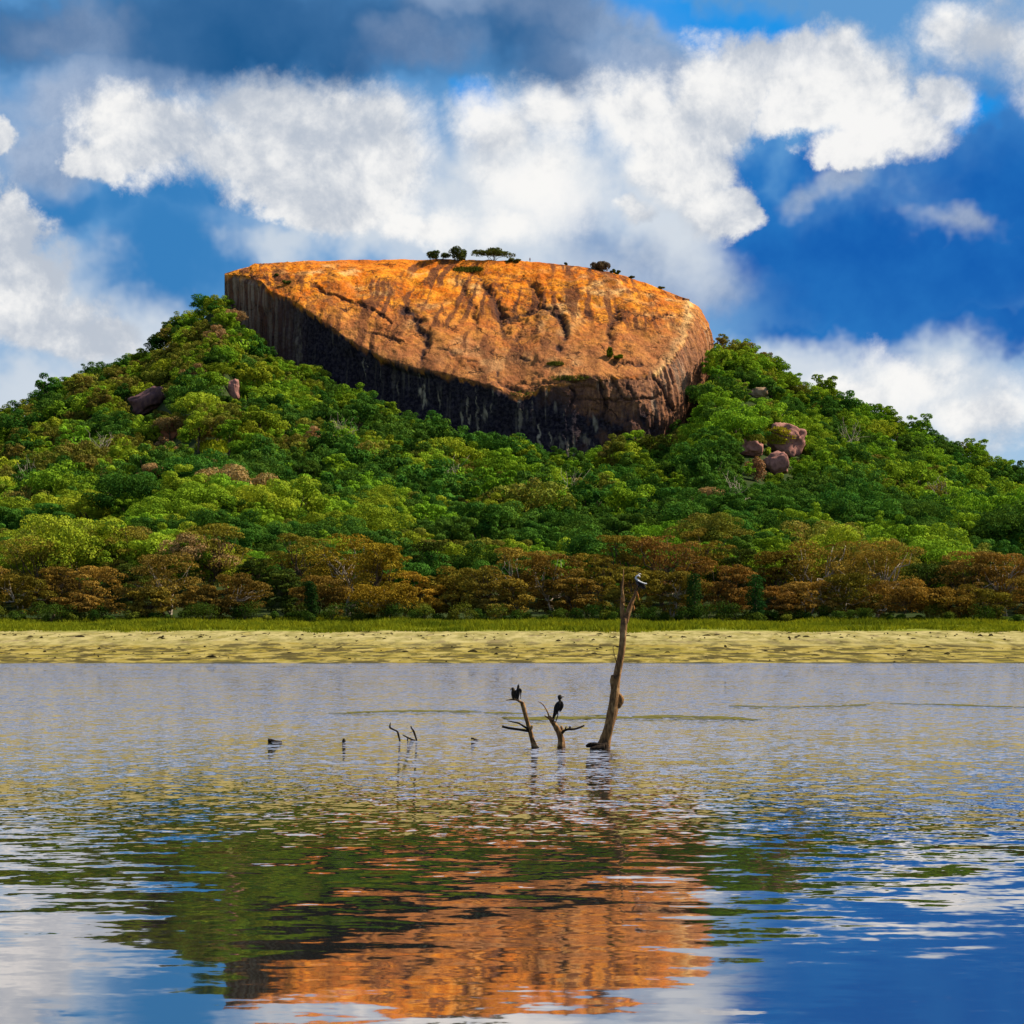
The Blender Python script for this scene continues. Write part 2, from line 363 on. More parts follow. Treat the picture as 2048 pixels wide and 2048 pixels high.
def pl_dist(pts):
    best = np.full(pxg.shape, 1e9); side = np.zeros(pxg.shape); prog = np.zeros(pxg.shape); L = 0
    seg = [math.dist(pts[i], pts[i+1]) for i in range(len(pts)-1)]; tot = sum(seg)
    wx = WX; wy = WY
    X, Y = pxg+wx, pyg+wy
    for (a, b), s in zip(zip(pts[:-1], pts[1:]), seg):
        dx, dy = b[0]-a[0], b[1]-a[1]
        q = np.clip(((X-a[0])*dx+(Y-a[1])*dy)/(s*s+1e-9), 0, 1)
        ex, ey = X-a[0]-q*dx, Y-a[1]-q*dy; d = np.hypot(ex, ey)
        m = d < best
        best[m] = d[m]; side[m] = (ex*dy-ey*dx)[m]; prog[m] = ((L+q*s)/tot)[m]; L += s
    return best, np.sign(side), prog
feat = [  # points, half width px, depth m, darkness
    ([(617, 574), (664, 593), (714, 612), (748, 630), (773, 643), (780, 661)], 3.0, 1.3, .8), ([(726, 664), (757, 677), (785, 686), (807, 695)], 2.5, .9, .7),
    ([(804, 621), (816, 633), (835, 649), (841, 667), (857, 680), (850, 698), (841, 717), (847, 732)], 8, 1.2, .95), ([(806, 622), (818, 630)], 9, .9, 1.), ([(835, 643), (840, 655)], 12, .8, 1.),
    ([(925, 552), (928, 584), (944, 612), (950, 643), (953, 664)], 6, 1.0, .6), ([(962, 546), (975, 574), (987, 596), (999, 621), (1006, 636), (1009, 667)], 8.5, 2.0, .8),
    ([(1061, 556), (1074, 574), (1077, 593), (1071, 611)], 7, 1.3, .7), ([(1002, 622), (1024, 627), (1049, 619), (1074, 613), (1099, 615), (1120, 630), (1130, 649), (1130, 670)], 7, 2.2, .9),
    ([(1049, 633), (1040, 655), (1030, 680)], 4, 1.1, .5), ([(1128, 652), (1132, 675)], 9, 1., 1.), ([(1235, 611), (1229, 636), (1217, 655), (1220, 680), (1223, 698)], 6, 1.2, .7),
    ([(1341, 627), (1307, 639), (1294, 649)], 3, .9, .7), ([(1112, 685), (1120, 698)], 6, .7, .9), ([(990, 742), (997, 747)], 6, .8, 1.),
    ([(993, 757), (1024, 773), (1049, 784), (1074, 769), (1117, 761), (1164, 757), (1204, 754)], 4.5, 1.6, .8),
    ([(1198, 760), (1207, 779), (1210, 807), (1206, 838)], 3.5, 1.4, .9), ([(1217, 756), (1238, 776), (1245, 801)], 3, 1.3, .9), ([(1251, 754), (1262, 776), (1266, 798)], 3, 1.3, .85),
    ([(1307, 748), (1325, 776), (1341, 807), (1350, 829)], 3.5, 1.5, .9), ([(1223, 723), (1260, 725), (1291, 728)], 2.5, .8, .8), ([(1141, 770), (1146, 785), (1146, 812)], 3, 1.2, .9),
    ([(1150, 800), (1190, 798), (1230, 800), (1320, 792)], 3, 1.0, .6), ([(1036, 717), (1060, 719)], 2.5, .6, .8), ([(936, 726), (958, 724)], 2.5, .6, .7), ([(1160, 618), (1180, 625)], 4, .8, .6),
    ([(676, 622), (693, 627)], 2.5, .6, .8), ([(500, 548), (535, 557)], 2.5, .5, .6), ([(878, 708), (910, 712)], 2.5, .6, .7), ([(1115, 590), (1119, 603)], 4, .7, .7), ([(1280, 585), (1320, 600)], 2.5, .5, .4)]
mask = frontv*1.
for pts, w, dp, dk in feat:
    d, sd, pg = pl_dist(pts)
    taper = np.clip(np.minimum(pg, 1-pg)*6+.45, 0, 1)
    g = np.exp(-(d/w)**2)*taper*FR; dp = dp*.6
    disp -= dp*g*mask
    disp += .45*dp*np.exp(-((d-1.8*w)/(1.2*w))**2)*(sd > 0)*taper*mask*.6
    dark = np.maximum(dark, dk*np.clip((.55*np.exp(-(d/(w*1.1))**2)+.7*np.exp(-(d/(w*.42))**2))*taper*mask*FR*1.35, 0, 1))
# black weathered wall of the left and middle cliff, brown face to the right
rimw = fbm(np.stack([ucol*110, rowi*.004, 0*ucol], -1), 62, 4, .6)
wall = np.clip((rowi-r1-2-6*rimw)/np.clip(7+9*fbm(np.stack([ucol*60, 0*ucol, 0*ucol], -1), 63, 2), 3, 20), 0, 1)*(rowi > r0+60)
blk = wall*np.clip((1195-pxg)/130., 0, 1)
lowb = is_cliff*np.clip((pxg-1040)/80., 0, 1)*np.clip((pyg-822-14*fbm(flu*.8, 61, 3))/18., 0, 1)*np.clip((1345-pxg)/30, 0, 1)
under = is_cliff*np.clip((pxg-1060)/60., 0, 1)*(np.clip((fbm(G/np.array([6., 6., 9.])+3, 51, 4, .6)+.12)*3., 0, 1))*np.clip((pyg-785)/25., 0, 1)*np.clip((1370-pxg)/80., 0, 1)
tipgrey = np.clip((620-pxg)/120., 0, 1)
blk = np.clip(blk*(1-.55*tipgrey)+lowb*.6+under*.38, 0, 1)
drips = np.clip((fbm(np.stack([ucol*260, pyg*.012, 0*ucol], -1), 52, 3)-.34)*3.2, 0, 1)*np.clip((fbm(np.stack([ucol*60, pyg*.02, 0*ucol+5], -1), 53, 2)+.2)*2, 0, 1)
pale = np.maximum(pale, is_cliff*drips*(.13+.35*np.clip((pxg-1030)/60, 0, 1)*np.clip((1330-pxg)/60, .25, 1)))
pale = np.maximum(pale, is_cliff*tipgrey*.42*np.clip(.35+1.3*fbm(np.stack([ucol*300, pyg*.012, 0*ucol], -1), 54, 3), 0, 1))
BX = 4*fbm(G/2.5, 71, 4); BY = 14*fbm(np.stack([ucol*240, 0*ucol, 0*ucol], -1), 72, 3); BN = np.clip(.7+1.1*fbm(np.stack([ucol*330, pyg*.05, 0*ucol], -1), 73, 3), .1, 1)
def blot(x, y, rx, ry, amp=1.):
    global pale
    d = np.hypot((pxg-x+BX)/(rx*np.clip(.45+.6*(pyg-y+ry)/(2*ry), .35, 1.1)), (pyg-y+BY)/ry)
    pale = np.maximum(pale, amp*np.clip((1.1-d)*3, 0, 1)*BN*is_cliff)
for a in [(845, 792, 10, 20), (843, 765, 4, 6, .8), (968, 828, 7, 24), (925, 830, 4, 14, .8), (940, 836, 4, 8, .9), (953, 820, 2.2, 42, .65), (938, 800, 1.6, 30, .5), (880, 788, 1.5, 24, .6), (733, 735, 1.3, 34, .6), (760, 742, 1.3, 26, .5),
          (985, 800, 2, 40, .5), (1080, 868, 3, 26, .7), (1065, 808, 1.6, 14, .6), (1041, 830, 4, 40, .45), (1190, 835, 6, 16, .55), (1170, 880, 22, 10, .35), (1120, 885, 24, 9, .3), (1101, 870, 2, 14, .6), (1130, 818, 1.5, 10, .5), (795, 765, 2.5, 22, .35), (600, 690, 10, 40, .25)]: blot(*a)
rock_v = G+N0*disp[..., None]
zone = is_cliff
# dark lichen flecks stay on the stone in patches
lich = np.clip((fbm(G*np.array([1, .7, 1])/2.2, 81, 5, .62)-.06)*2.1, 0, 1)*np.clip((fbm(G/16., 82, 3)+.45)*1.1, 0, 1)
streak = np.clip((fbm(np.stack([ucol*95+.6*fbm(G/9., 87, 2), rowi*.012, 0*ucol], -1), 86, 4, .6)+.02)*2.4, 0, 1)*np.clip((fbm(G/26., 88, 2)+.5)*1.6, 0, 1)*is_top
sg = np.random.default_rng(55)
for k in range(26):
    uc = sg.uniform(.06, .93); ra = r0+sg.uniform(.02, .45)*NT; rb = ra+sg.uniform(.25, .6)*NT; wd = sg.uniform(.35, 1.5)
    tt = np.clip((rowi-ra)/(rb-ra), 0, 1); wob = .006*fbm(np.stack([rowi*.02, 0*rowi+k*7.1, 0*rowi], -1), 301+k, 3)+sg.normal()*.012*tt
    dd = abs(ucol-uc-wob)*270/(wd*(.6+.9*tt))
    on = (rowi > ra)*(rowi < rb)*np.clip(np.minimum(tt, 1-tt)*5, 0, 1)
    streak = np.maximum(streak, sg.uniform(.5, 1.)*np.exp(-dd**2)*on*np.clip(.65+fbm(G/2.2, 340+k, 3), 0, 1)*is_top)
lower = np.clip((pyg-585-40*fbm(G/20., 83, 3))/130., 0, 1)*is_top
cream_and_highlight = np.clip((fbm(G/18., 84, 3)+.02)*2.4, 0, 1)*np.clip((fbm(G/5., 85, 3)+.3), 0, 1)*is_top
ridge_highlight = np.exp(-(pl_dist([(1379, 600), (1375, 636), (1363, 674), (1341, 711), (1312, 741)])[0]/10.)**2)
cream_and_highlight = np.maximum(cream_and_highlight, 1.4*ridge_highlight)  # sun-side highlight on the right ridge, painted in as pale colour
m, b = new_mat('granite')
a = {k: b.attr(k) for k in ('upper', 'streak', 'dark', 'pale', 'black', 'lichen', 'lower', 'cream_and_highlight', 'cliffside')}
pos = b.n('ShaderNodeNewGeometry').outputs['Position']
n1 = b.noise(pos, .8, 8, .68); n2 = b.noise(b.v('MULTIPLY', pos, (1, .4, .8)), 2.4, 6, .7); n3 = b.noise(pos, .13, 4, .6)
col = b.mix(b.ss(n3, .38, .62), (.52, .125, .005), (.80, .295, .020))
col = b.mix(b.m('MULTIPLY', b.ss(n1, .45, .66), .8), col, (.40, .095, .008))
col = b.mix(b.m('MULTIPLY', a['cream_and_highlight'], .8), col, (.80, .47, .17))  # cream stone patches plus the painted ridge highlight
col = b.mix(b.m('MULTIPLY', a['upper'], b.ss(n1, .3, .6, .2, .7)), col, (.50, .115, .008))
col = b.mix(b.m('MULTIPLY', a['lower'], .72), col, (.31, .135, .062))
col = b.mix(b.m('MULTIPLY', a['lichen'], b.ss(n2, .35, .6, .25, .85)), col, (.13, .055, .025))
col = b.mix(b.m('MULTIPLY', b.ss(n2, .57, .72), .4), col, (.07, .033, .018))
col = b.mix(b.m('MULTIPLY', b.ss(n2, .45, .30), .35), col, (.74, .42, .14))
vs_ = b.noise(b.v('MULTIPLY', pos, (1., 1., .09)), 1.1, 5, .7)
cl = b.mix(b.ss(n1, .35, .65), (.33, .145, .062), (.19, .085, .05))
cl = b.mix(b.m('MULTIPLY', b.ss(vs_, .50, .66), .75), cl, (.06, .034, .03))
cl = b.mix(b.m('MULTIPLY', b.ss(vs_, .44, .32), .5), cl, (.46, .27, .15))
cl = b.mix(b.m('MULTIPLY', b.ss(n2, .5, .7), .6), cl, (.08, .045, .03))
wp = b.v('ADD', b.v('MULTIPLY', pos, (1, .6, .9)), b.v('SCALE', b.v('SUBTRACT', b.noise(pos, .35, 4, .6, out=1), (.5, .5, .5)), 7.))
def joints(scale, wd):
    vo = b.n('ShaderNodeTexVoronoi', feature='DISTANCE_TO_EDGE', ins={'Vector': wp, 'Scale': scale})
    return b.ss(vo.outputs['Distance'], wd, 0.)
jm = b.m('MULTIPLY', joints(.085, .050), b.ss(b.noise(pos, .09, 3), .44, .60))
jm2 = b.m('MULTIPLY', joints(.26, .075), b.ss(b.noise(pos, .17, 3), .53, .66))
jn = b.m('MAXIMUM', jm, b.m('MULTIPLY', jm2, .75))
col = b.mix(b.m('MULTIPLY', b.ss(b.noise(pos, 1.5, 6, .78), .54, .66), .7), col, (.055, .025, .014))
col = b.mix(b.m('MULTIPLY', b.ss(b.noise(b.v('ADD', pos, (40, 0, 0)), 1.3, 6, .75), .55, .70), .6), col, (.80, .44, .15))
col = b.mix(b.m('MULTIPLY', a['streak'], b.ss(n2, .25, .6, .55, 1.)), col, (.12, .045, .022))
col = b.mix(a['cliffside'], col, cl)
col = b.mix(b.m('MULTIPLY', jn, .85), col, (.045, .022, .015))
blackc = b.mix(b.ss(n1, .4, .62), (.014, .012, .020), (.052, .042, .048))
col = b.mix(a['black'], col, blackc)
col = b.mix(b.m('MULTIPLY', a['pale'], b.ss(n1, .25, .55, .6, 1.)), col, (.52, .42, .28))
col = b.mix(b.m('MULTIPLY', a['dark'], b.ss(n2, .25, .5, .6, 1.)), col, (.035, .022, .022))
bump = b.n('ShaderNodeBump', ins={'Height': b.m('SUBTRACT', b.m('ADD', b.m('MULTIPLY', n2, .6), n1), b.m('MULTIPLY', jn, .8)), 'Strength': .8, 'Distance': .8}).outputs[0]
pr = b.n('ShaderNodeBsdfPrincipled', ins={'Base Color': col, 'Roughness': .95, 'Specular IOR Level': .03, 'Normal': bump})
GRANITE = finish(m, b, pr.outputs[0])
rock = obj('granite_rock', mesh('granite_rock', rock_v.reshape(-1, 3), grid_faces(NR, NU), GRANITE,
    {'upper': np.clip((555-pyg+10*fbm(G/15., 89, 3)-14*np.clip((pxg-1100)/200, -1, 2)*-1)/16., 0, 1)*is_top*np.clip((1330-pxg)/150, 0, 1), 'streak': streak, 'dark': dark, 'pale': pale, 'black': blk, 'lichen': lich, 'lower': lower, 'cream_and_highlight': cream_and_highlight, 'cliffside': np.clip(np.maximum(wall, np.clip((rowi-r1-45)/30., 0, 1))*np.clip(1.15-ridge_highlight*1.2, 0, 1)*np.clip(1-.45*np.clip((pxg-1360)/40, 0, 1)*np.clip((720-pyg)/80, 0, 1), 0, 1), 0, 1)}, smooth=True))
tag(rock, 'huge orange granite rock with a sloping top and black streaked cliffs above the forest', 'rock')
def on_rock(px, py):
    X, Y = to_px(rock_v[r0:r1+10]); i = np.argmin((X-px)**2+(Y-py)**2)
    return rock_v[r0:r1+10].reshape(-1, 3)[i]

# ------------------------------------------------------------------ hill terrain (height over bearing and distance)
ridge_px = np.array([(-6000, 1262), (-3000, 1240), (-1500, 1120), (-800, 1010), (-300, 905), (0, 828), (58, 804), (132, 766), (175, 737), (233, 717), (303, 694), (334, 652), (372, 620), (410, 592), (446, 562)], float)
right_px = np.array([(1430, 662), (1460, 690), (1514, 700), (1541, 718), (1584, 756), (1635, 778), (1668, 790), (1715, 808), (1752, 820), (1802, 846), (1849, 862), (1903, 884), (1950, 905), (1990, 924), (2048, 945), (2300, 1030), (2800, 1160), (3600, 1235), (8000, 1263)], float)
an_px, an_z, an_y = [], [], []
for x, y in ridge_px: an_px.append(x); an_y.append(835); an_z.append(CAM_H+(HZ-y)/F*835-9.0)
for cc in cols[1:-2]: an_px.append(cc[4]); an_y.append(cc[8]-4); an_z.append(CAM_H+(HZ-cc[5])/F*cc[8]-1.5-3.5*np.clip((1050-cc[4])/250, 0, 1))
for x, y in right_px: an_px.append(x); an_y.append(835); an_z.append(CAM_H+(HZ-y)/F*835-9.0)
an_px, an_z, an_y = map(np.array, (an_px, an_z, an_y))
o_ = np.argsort(an_px); an_px, an_z, an_y = an_px[o_], an_z[o_], an_y[o_]
def terrain(x, y):
    x = np.asarray(x, float); y = np.asarray(y, float)
    px = 1024+F*x/np.maximum(y, 60)
    za = np.interp(px, an_px, an_z); ya = np.interp(px, an_px, an_y)
    z0 = 3.7
    s = np.clip((y-256)/(ya-256), 0, 1)
    z = z0+np.maximum(za-z0, 0)*(.34*s+.66*s*s)
    z = np.where(y > ya, np.where(y > 850, np.maximum(z-(y-850)*.3, 2.), z), z)
    q = np.stack([x/45., y/45., 0*x], -1)
    z = z+2.2*fbm(q, 91, 2)*np.clip((y-270)/120., 0, 1)*np.clip((ya-y)/60., 0, 1)
    # the bank between the lake and the trees
    bank = np.interp(y, [150, 161, 165, 185, 200, 212, 222, 230, 240, 256], [-.6, -.12, .02, .38, .70, 1.1, 1.95, 2.35, 2.85, 3.7])
    return np.where(y < 256, bank, z)
def hit(px, py):
    ys = np.linspace(258, 840, 900); xs = (px-1024)/F*ys
    P = HZ-F*(terrain(xs, ys)-CAM_H)/ys
    i = np.argmax(P <= py); y = ys[i]
    return np.array([(px-1024)/F*y, y, float(terrain((px-1024)/F*y, y))])
ys = np.concatenate([np.linspace(257.5, 900, 220), np.geomspace(910, 9000, 40)])
an = np.concatenate([-np.geomspace(6, .3, 30), np.linspace(-.29, .29, 220), np.geomspace(.3, 6, 30)])
YY, AA = np.meshgrid(ys, an, indexing='ij'); XX = AA*YY
ZZ = terrain(XX, YY)
ground_mat = plain_mat('forest_floor', (.018, .034, .008), (.035, .045, .012), .2)
hill = obj('hill_terrain', mesh('hill_terrain', np.stack([XX, YY, ZZ], -1).reshape(-1, 3), grid_faces(len(ys), len(an)), ground_mat, smooth=True)); tag(hill, None, None, kind='structure')

# muddy flat and bank
ysb = np.concatenate([np.linspace(152, 222, 420), np.linspace(222.2, 260, 110)])
xsb = np.concatenate([-np.geomspace(1500, 82, 30), np.linspace(-80, 80, 520), np.geomspace(82, 1500, 30)])
YB, XB = np.meshgrid(ysb, xsb, indexing='ij')
shore_w = 3.2*fbm(np.stack([XB/26., 0*XB, 0*XB], -1), 101, 3)
ZB = terrain(XB, np.clip(YB+shore_w*np.clip((230-YB)/25, 0, 1), 148, 255.9))
flatm = np.clip((214-YB)/6., 0, 1)*np.clip((YB-161)/5, 0, 1)
mq = np.stack([XB/2.6, YB/3.6, 0*XB], -1)
mud_n = fbm(mq, 102, 4, .6)
ZB = ZB+flatm*(.06*mud_n+.05*np.abs(fbm(mq*.45, 104, 2)))+.03*fbm(np.stack([XB/1.5, YB/1.5, 0*XB], -1), 103, 3)
ZB = np.where(YB > 257.6, 3.5, ZB)
m, b = new_mat('mud_and_sand')
pos = b.n('ShaderNodeNewGeometry').outputs['Position']; sp = b.n('ShaderNodeSeparateXYZ', ins={0: pos})
st = b.v('MULTIPLY', pos, (.45, .16, 0.)); nA = b.noise(st, 1.1, 6, .66); nB = b.noise(b.v('MULTIPLY', pos, (.30, .12, 0)), 1.2, 7, .70); nC = b.noise(b.v('MULTIPLY', pos, (.05, .22, 0)), 1., 5, .62)
yj = b.m('ADD', sp.outputs[1], b.m('MULTIPLY', b.m('SUBTRACT', nC, .5), 26.))
alg = b.mix(b.ss(nA, .4, .6), (.205, .155, .026), (.30, .24, .075))
alg = b.mix(b.m('MULTIPLY', b.ss(nB, .455, .545), .93), alg, (.045, .036, .012))
alg = b.mix(b.m('MULTIPLY', b.ss(nC, .5, .62), .6), alg, (.20, .17, .03))
sand = b.mix(b.ss(nA, .38, .6), (.34, .285, .115), (.19, .165, .05))
sand = b.mix(b.m('MULTIPLY', b.ss(nB, .55, .63), .75), sand, (.16, .12, .06))
colr = b.mix(b.ss(yj, 211, 221), alg, b.mix(b.ss(nA, .56, .62), sand, alg))
colr = b.mix(b.ss(b.m('ADD', sp.outputs[1], b.m('MULTIPLY', b.m('SUBTRACT', nC, .5), 14.)), 236, 239), colr, (.15, .165, .020))
colr = b.mix(b.ss(yj, 170, 163), colr, (.05, .05, .03))
bmp = b.n('ShaderNodeBump', ins={'Height': nB, 'Strength': .5, 'Distance': .3}).outputs[0]
mudm = finish(m, b, b.n('ShaderNodeBsdfPrincipled', ins={'Base Color': colr, 'Roughness': .95, 'Specular IOR Level': .02, 'Normal': bmp}).outputs[0])
shore = obj('shore', mesh('shore', np.stack([XB, YB, ZB], -1).reshape(-1, 3), grid_faces(len(ysb), len(xsb)), mudm, smooth=True)); tag(shore, None, None, kind='structure')

# ------------------------------------------------------------------ the lake
m, b = new_mat('lake_water')
pos = b.n('ShaderNodeNewGeometry').outputs['Position']; sp = b.n('ShaderNodeSeparateXYZ', ins={0: pos})
patch = b.noise(b.v('MULTIPLY', pos, (.03, .09, 0)), 1., 3, .55)
yj = b.m('ADD', sp.outputs[1], b.m('MULTIPLY', b.m('SUBTRACT', patch, .5), b.m('MULTIPLY', sp.outputs[1], .55)))
fc = b.n('ShaderNodeFloatCurve'); b.set(fc.inputs['Value'], b.lin(yj, 0, 200)); cv = fc.mapping.curves[0]
stops = [(0, .006), (15, .010), (18.5, .020), (23, .052), (30, .13), (42, .36), (58, .85), (80, 1.), (200, 1.)]
while len(cv.points) < len(stops): cv.points.new(.5, .5)
for p_, (yv, am) in zip(cv.points, stops): p_.location = (yv/200., am); p_.handle_type = 'VECTOR'
fc.mapping.update()
amp = b.m('MULTIPLY', fc.outputs[0], 3.6)
def slopes(sx, sy, scale, detail):
    return b.v('SUBTRACT', b.noise(b.v('MULTIPLY', pos, (sx, sy, 0)), scale, detail, .5, out=1), (.5, .5, .5))
near = b.ss(sp.outputs[1], 21, 34, .36, .9)
nx = b.n('ShaderNodeCombineXYZ', ins={0: near, 1: 1., 2: 0.}).outputs[0]
w1 = b.v('SUBTRACT', b.noise(b.v('MULTIPLY', pos, nx), 3.1, 2, .55, out=1), (.5, .5, .5)); w2 = slopes(.9, 1., 8.0, 2); w3 = slopes(.6, 1., .35, 2)
w4 = slopes(.5, 1., 11., 1)
fine = b.ss(sp.outputs[1], 18, 40, .3, 1.)
w = b.v('ADD', b.v('ADD', b.v('SCALE', w1, 1.), b.v('SCALE', w3, .3)), b.v('ADD', b.v('SCALE', w2, fine), b.v('SCALE', w4, b.m('MULTIPLY', fine, .5))))
w = b.v('ADD', b.v('MULTIPLY', w, (.55, 1., 0.)), b.v('SCALE', (0, -.065, 0), b.ss(sp.outputs[1], 30, 60)))
w = b.v('SCALE', w, amp)
nrm = b.v('NORMALIZE', b.v('ADD', w, (0, 0, 1)))
deep = b.n('ShaderNodeBsdfDiffuse', ins={'Color': (.020, .022, .018), 'Normal': nrm}).outputs[0]
gl = b.n('ShaderNodeBsdfGlossy', ins={'Color': (.94, .88, .85), 'Roughness': .028, 'Normal': nrm}).outputs[0]
fac = b.m('ADD', .66, b.m('MULTIPLY', b.n('ShaderNodeFresnel', ins={'IOR': 1.33}).outputs[0], .33), clamp=True)
WATER = finish(m, b, b.n('ShaderNodeMixShader', ins={0: fac, 1: deep, 2: gl}).outputs[0])
lake = obj('lake_water', mesh('lake_water', [(-3000, -400, 0), (3000, -400, 0), (3000, 182, 0), (-3000, 182, 0)], [(0, 1, 2, 3)], WATER)); tag(lake, None, None, kind='structure')

# floating weed along the wind line
def weed(name, lst, mat, n):
    mb = MB()
    for (xa, xb, yc, hw) in lst:
        for i in range(n):
            px = xa+(xb-xa)*np.clip((round(rng.random()*7)/7+rng.normal()*.045), 0, 1); e = min((px-xa), (xb-px))/(xb-xa)
            py = yc+rng.normal()*hw*(.5+e)+3*math.sin(px*.013)
            Yd = CAM_H*F/(py-HZ); c = np.array([(px-1024)/F*Yd, Yd, .012])
            k = 9; th = np.arange(k)/k*2*np.pi
            rr = rng.uniform(.5, 1.2, k); L = rng.uniform(.12, .55); Wd = rng.uniform(.06, .3)
            v0 = np.stack([c[0]+np.cos(th)*rr*L, c[1]+np.sin(th)*rr*Wd, np.full(k, .006)], -1)
            v1 = v0.copy(); v1[:, 2] = -.03; cen = c+np.array([0, 0, rng.uniform(.008, .02)])
            v = np.concatenate([v0, v1, cen[None]])
            f = [(j, (j+1) % k, 2*k, 2*k) for j in range(k)]+[(j, k+j, k+(j+1) % k, (j+1) % k) for j in range(k)]
            mb.add(v, f)
    v, f = mb.get()
    me = bpy.data.meshes.new(name); me.from_pydata(v.tolist(), [], [tuple(dict.fromkeys(q)) for q in f.tolist()]); me.materials.append(mat)
    return obj(name, me)
WEED = plain_mat('water_weed', (.075, .068, .014), (.13, .115, .022), 2., .7)
tag(weed('floating_weed', [(690, 1040, 1425, .8), (1030, 1200, 1434, 2.0), (1230, 1500, 1437, 1.8), (1480, 2060, 1411, .5)], WEED, 80), 'yellow-green water weed drifting in a thin line across the lake', 'water weed', kind='stuff')

# ------------------------------------------------------------------ foliage
def leaf_quads(cen, rad, n, size, g, up=.35, jit=.42):
    d = g.normal(size=(n, 3)); d[:, 2] += up; d /= np.linalg.norm(d, axis=1)[:, None]
    r = 1-.35*g.random(n)**2
    p = cen+d*rad*r[:, None]
    nn = d+g.normal(size=(n, 3))*jit; nn /= np.linalg.norm(nn, axis=1)[:, None]
    a = np.cross(nn, g.normal(size=(n, 3))); a /= np.linalg.norm(a, axis=1)[:, None]+1e-9
    c_ = np.cross(nn, a)
    s = size*g.uniform(.6, 1.35, n)[:, None]
    q = np.stack([p-a*s, p+c_*s*.55, p+a*s, p-c_*s*.55], 1)
    return q.reshape(-1, 3)
def quads_mesh(name, vs, mat):
    v = np.concatenate(vs); return mesh(name, v, np.arange(len(v)).reshape(-1, 4), mat)
def crown_quads(seed, Rr=6., H=11., flat=.72, nl=30, leaf=.31, per=150):
    g = np.random.default_rng(seed); vs = []
    cz = H-Rr*flat
    lean = g.normal(size=2)*.12*Rr
    for i in range(nl):
        d = g.normal(size=3); d[2] = abs(d[2])*.9-.15; d /= np.linalg.norm(d)
        k = g.uniform(.5, 1.08)
        cen = np.array([d[0]*Rr*k+lean[0]*d[2], d[1]*Rr*k+lean[1]*d[2], cz+d[2]*Rr*flat*k*1.02])
        lr = Rr*g.uniform(.15, .36)
        vs.append(leaf_quads(cen, np.array([lr, lr, lr*.66]), int(per*(lr/(Rr*.3))**1.6), leaf, g))
    vs.append(leaf_quads(np.array([0, 0, cz]), np.array([Rr*.62, Rr*.62, Rr*flat*.62]), 260, leaf*1.8, g, .1))
    return vs
def limb_path(a, b_, g, n=4, bend=.12):
    a = np.asarray(a, float); b_ = np.asarray(b_, float); L = np.linalg.norm(b_-a)
    p = [a+(b_-a)*k/n+(g.normal(size=3)*bend*L*.5 if 0 < k < n else 0) for k in range(n+1)]
    return p
def hill_trunk(seed, H, Rr, mat):
    g = np.random.default_rng(seed+99); parts = [dict(path=[(0, 0, -2.5), (0, 0, 0), (.1, 0, H*.3), (0, .1, H*.62)], radii=[.5, .42, .33, .2], n=7)]
    for k in range(4):
        a = g.uniform(0, 6.28); e = (math.cos(a)*Rr*.6, math.sin(a)*Rr*.6, H*g.uniform(.6, .8))
        parts.append(dict(path=limb_path((0, 0, H*.3), e, g, 3), radii=[.2, .16, .11, .05], n=5))
    return tube_mesh('trunk', parts, mat)
# --- tree kinds of the hill: tones x shapes
shapes = [(5.9, 12.0, .85, 26), (4.8, 14.0, 1.15, 26), (7.4, 12.0, .62, 32), (3.9, 9.5, 1.0, 20)]
shape_word = ['round-topped', 'tall domed', 'broad spreading', 'small compact']
kinds = []
for ti, (tone, mt) in enumerate(list(GREEN.items())+[('dry tan', TAN)]):
    for si, (Rr, H, fl, nl) in enumerate(shapes):
        sd = 1000+ti*10+si
        cm = quads_mesh('crown', crown_quads(sd, Rr, H, fl, nl), mt)
        cn = quads_mesh('crown', crown_quads(sd, Rr, H, fl, nl+10, .21, 330), mt)
        kinds.append((tone, si, Rr, H, cm, hill_trunk(sd, H, Rr, BARK), cn))
# --- where they stand
boulder_boxes = [(262, 330, 772, 826), (453, 482, 762, 798), (1480, 1527, 882, 915), (1536, 1602, 852, 912), (1532, 1578, 900, 955), (1500, 1540, 770, 797), (1490, 1535, 915, 965), (326, 356, 848, 884), (404, 456, 880, 908)]
box_y = [float(hit((q[0]+q[1])/2, q[3]+3)[1]) for q in boulder_boxes]
cand = []
Y_ = 292.
while Y_ < 862:
    sp_ = 6.6 if Y_ < 500 else 7.3
    xmax = .285*Y_+22
    for xk in np.arange(-xmax, xmax, sp_):
        x = xk+rng.uniform(-.45, .45)*sp_; y = Y_+rng.uniform(-.5, .5)*sp_
        cand.append((x, y))
    Y_ += sp_*.95
cand = np.array(cand)
zc = terrain(cand[:, 0], cand[:, 1])
rk = rock_v[::6, ::6].reshape(-1, 3)
keep = []
grove = fbm(np.stack([cand[:, 0]/38., cand[:, 1]/38., 0*zc], -1), 201, 3)
hue = fbm(np.stack([cand[:, 0]/60., cand[:, 1]/60., 0*zc+9], -1), 202, 2)
yb_rock = np.interp(1024+F*cand[:, 0]/cand[:, 1], [cc[4] for cc in cols], [cc[8] for cc in cols])
trees = []
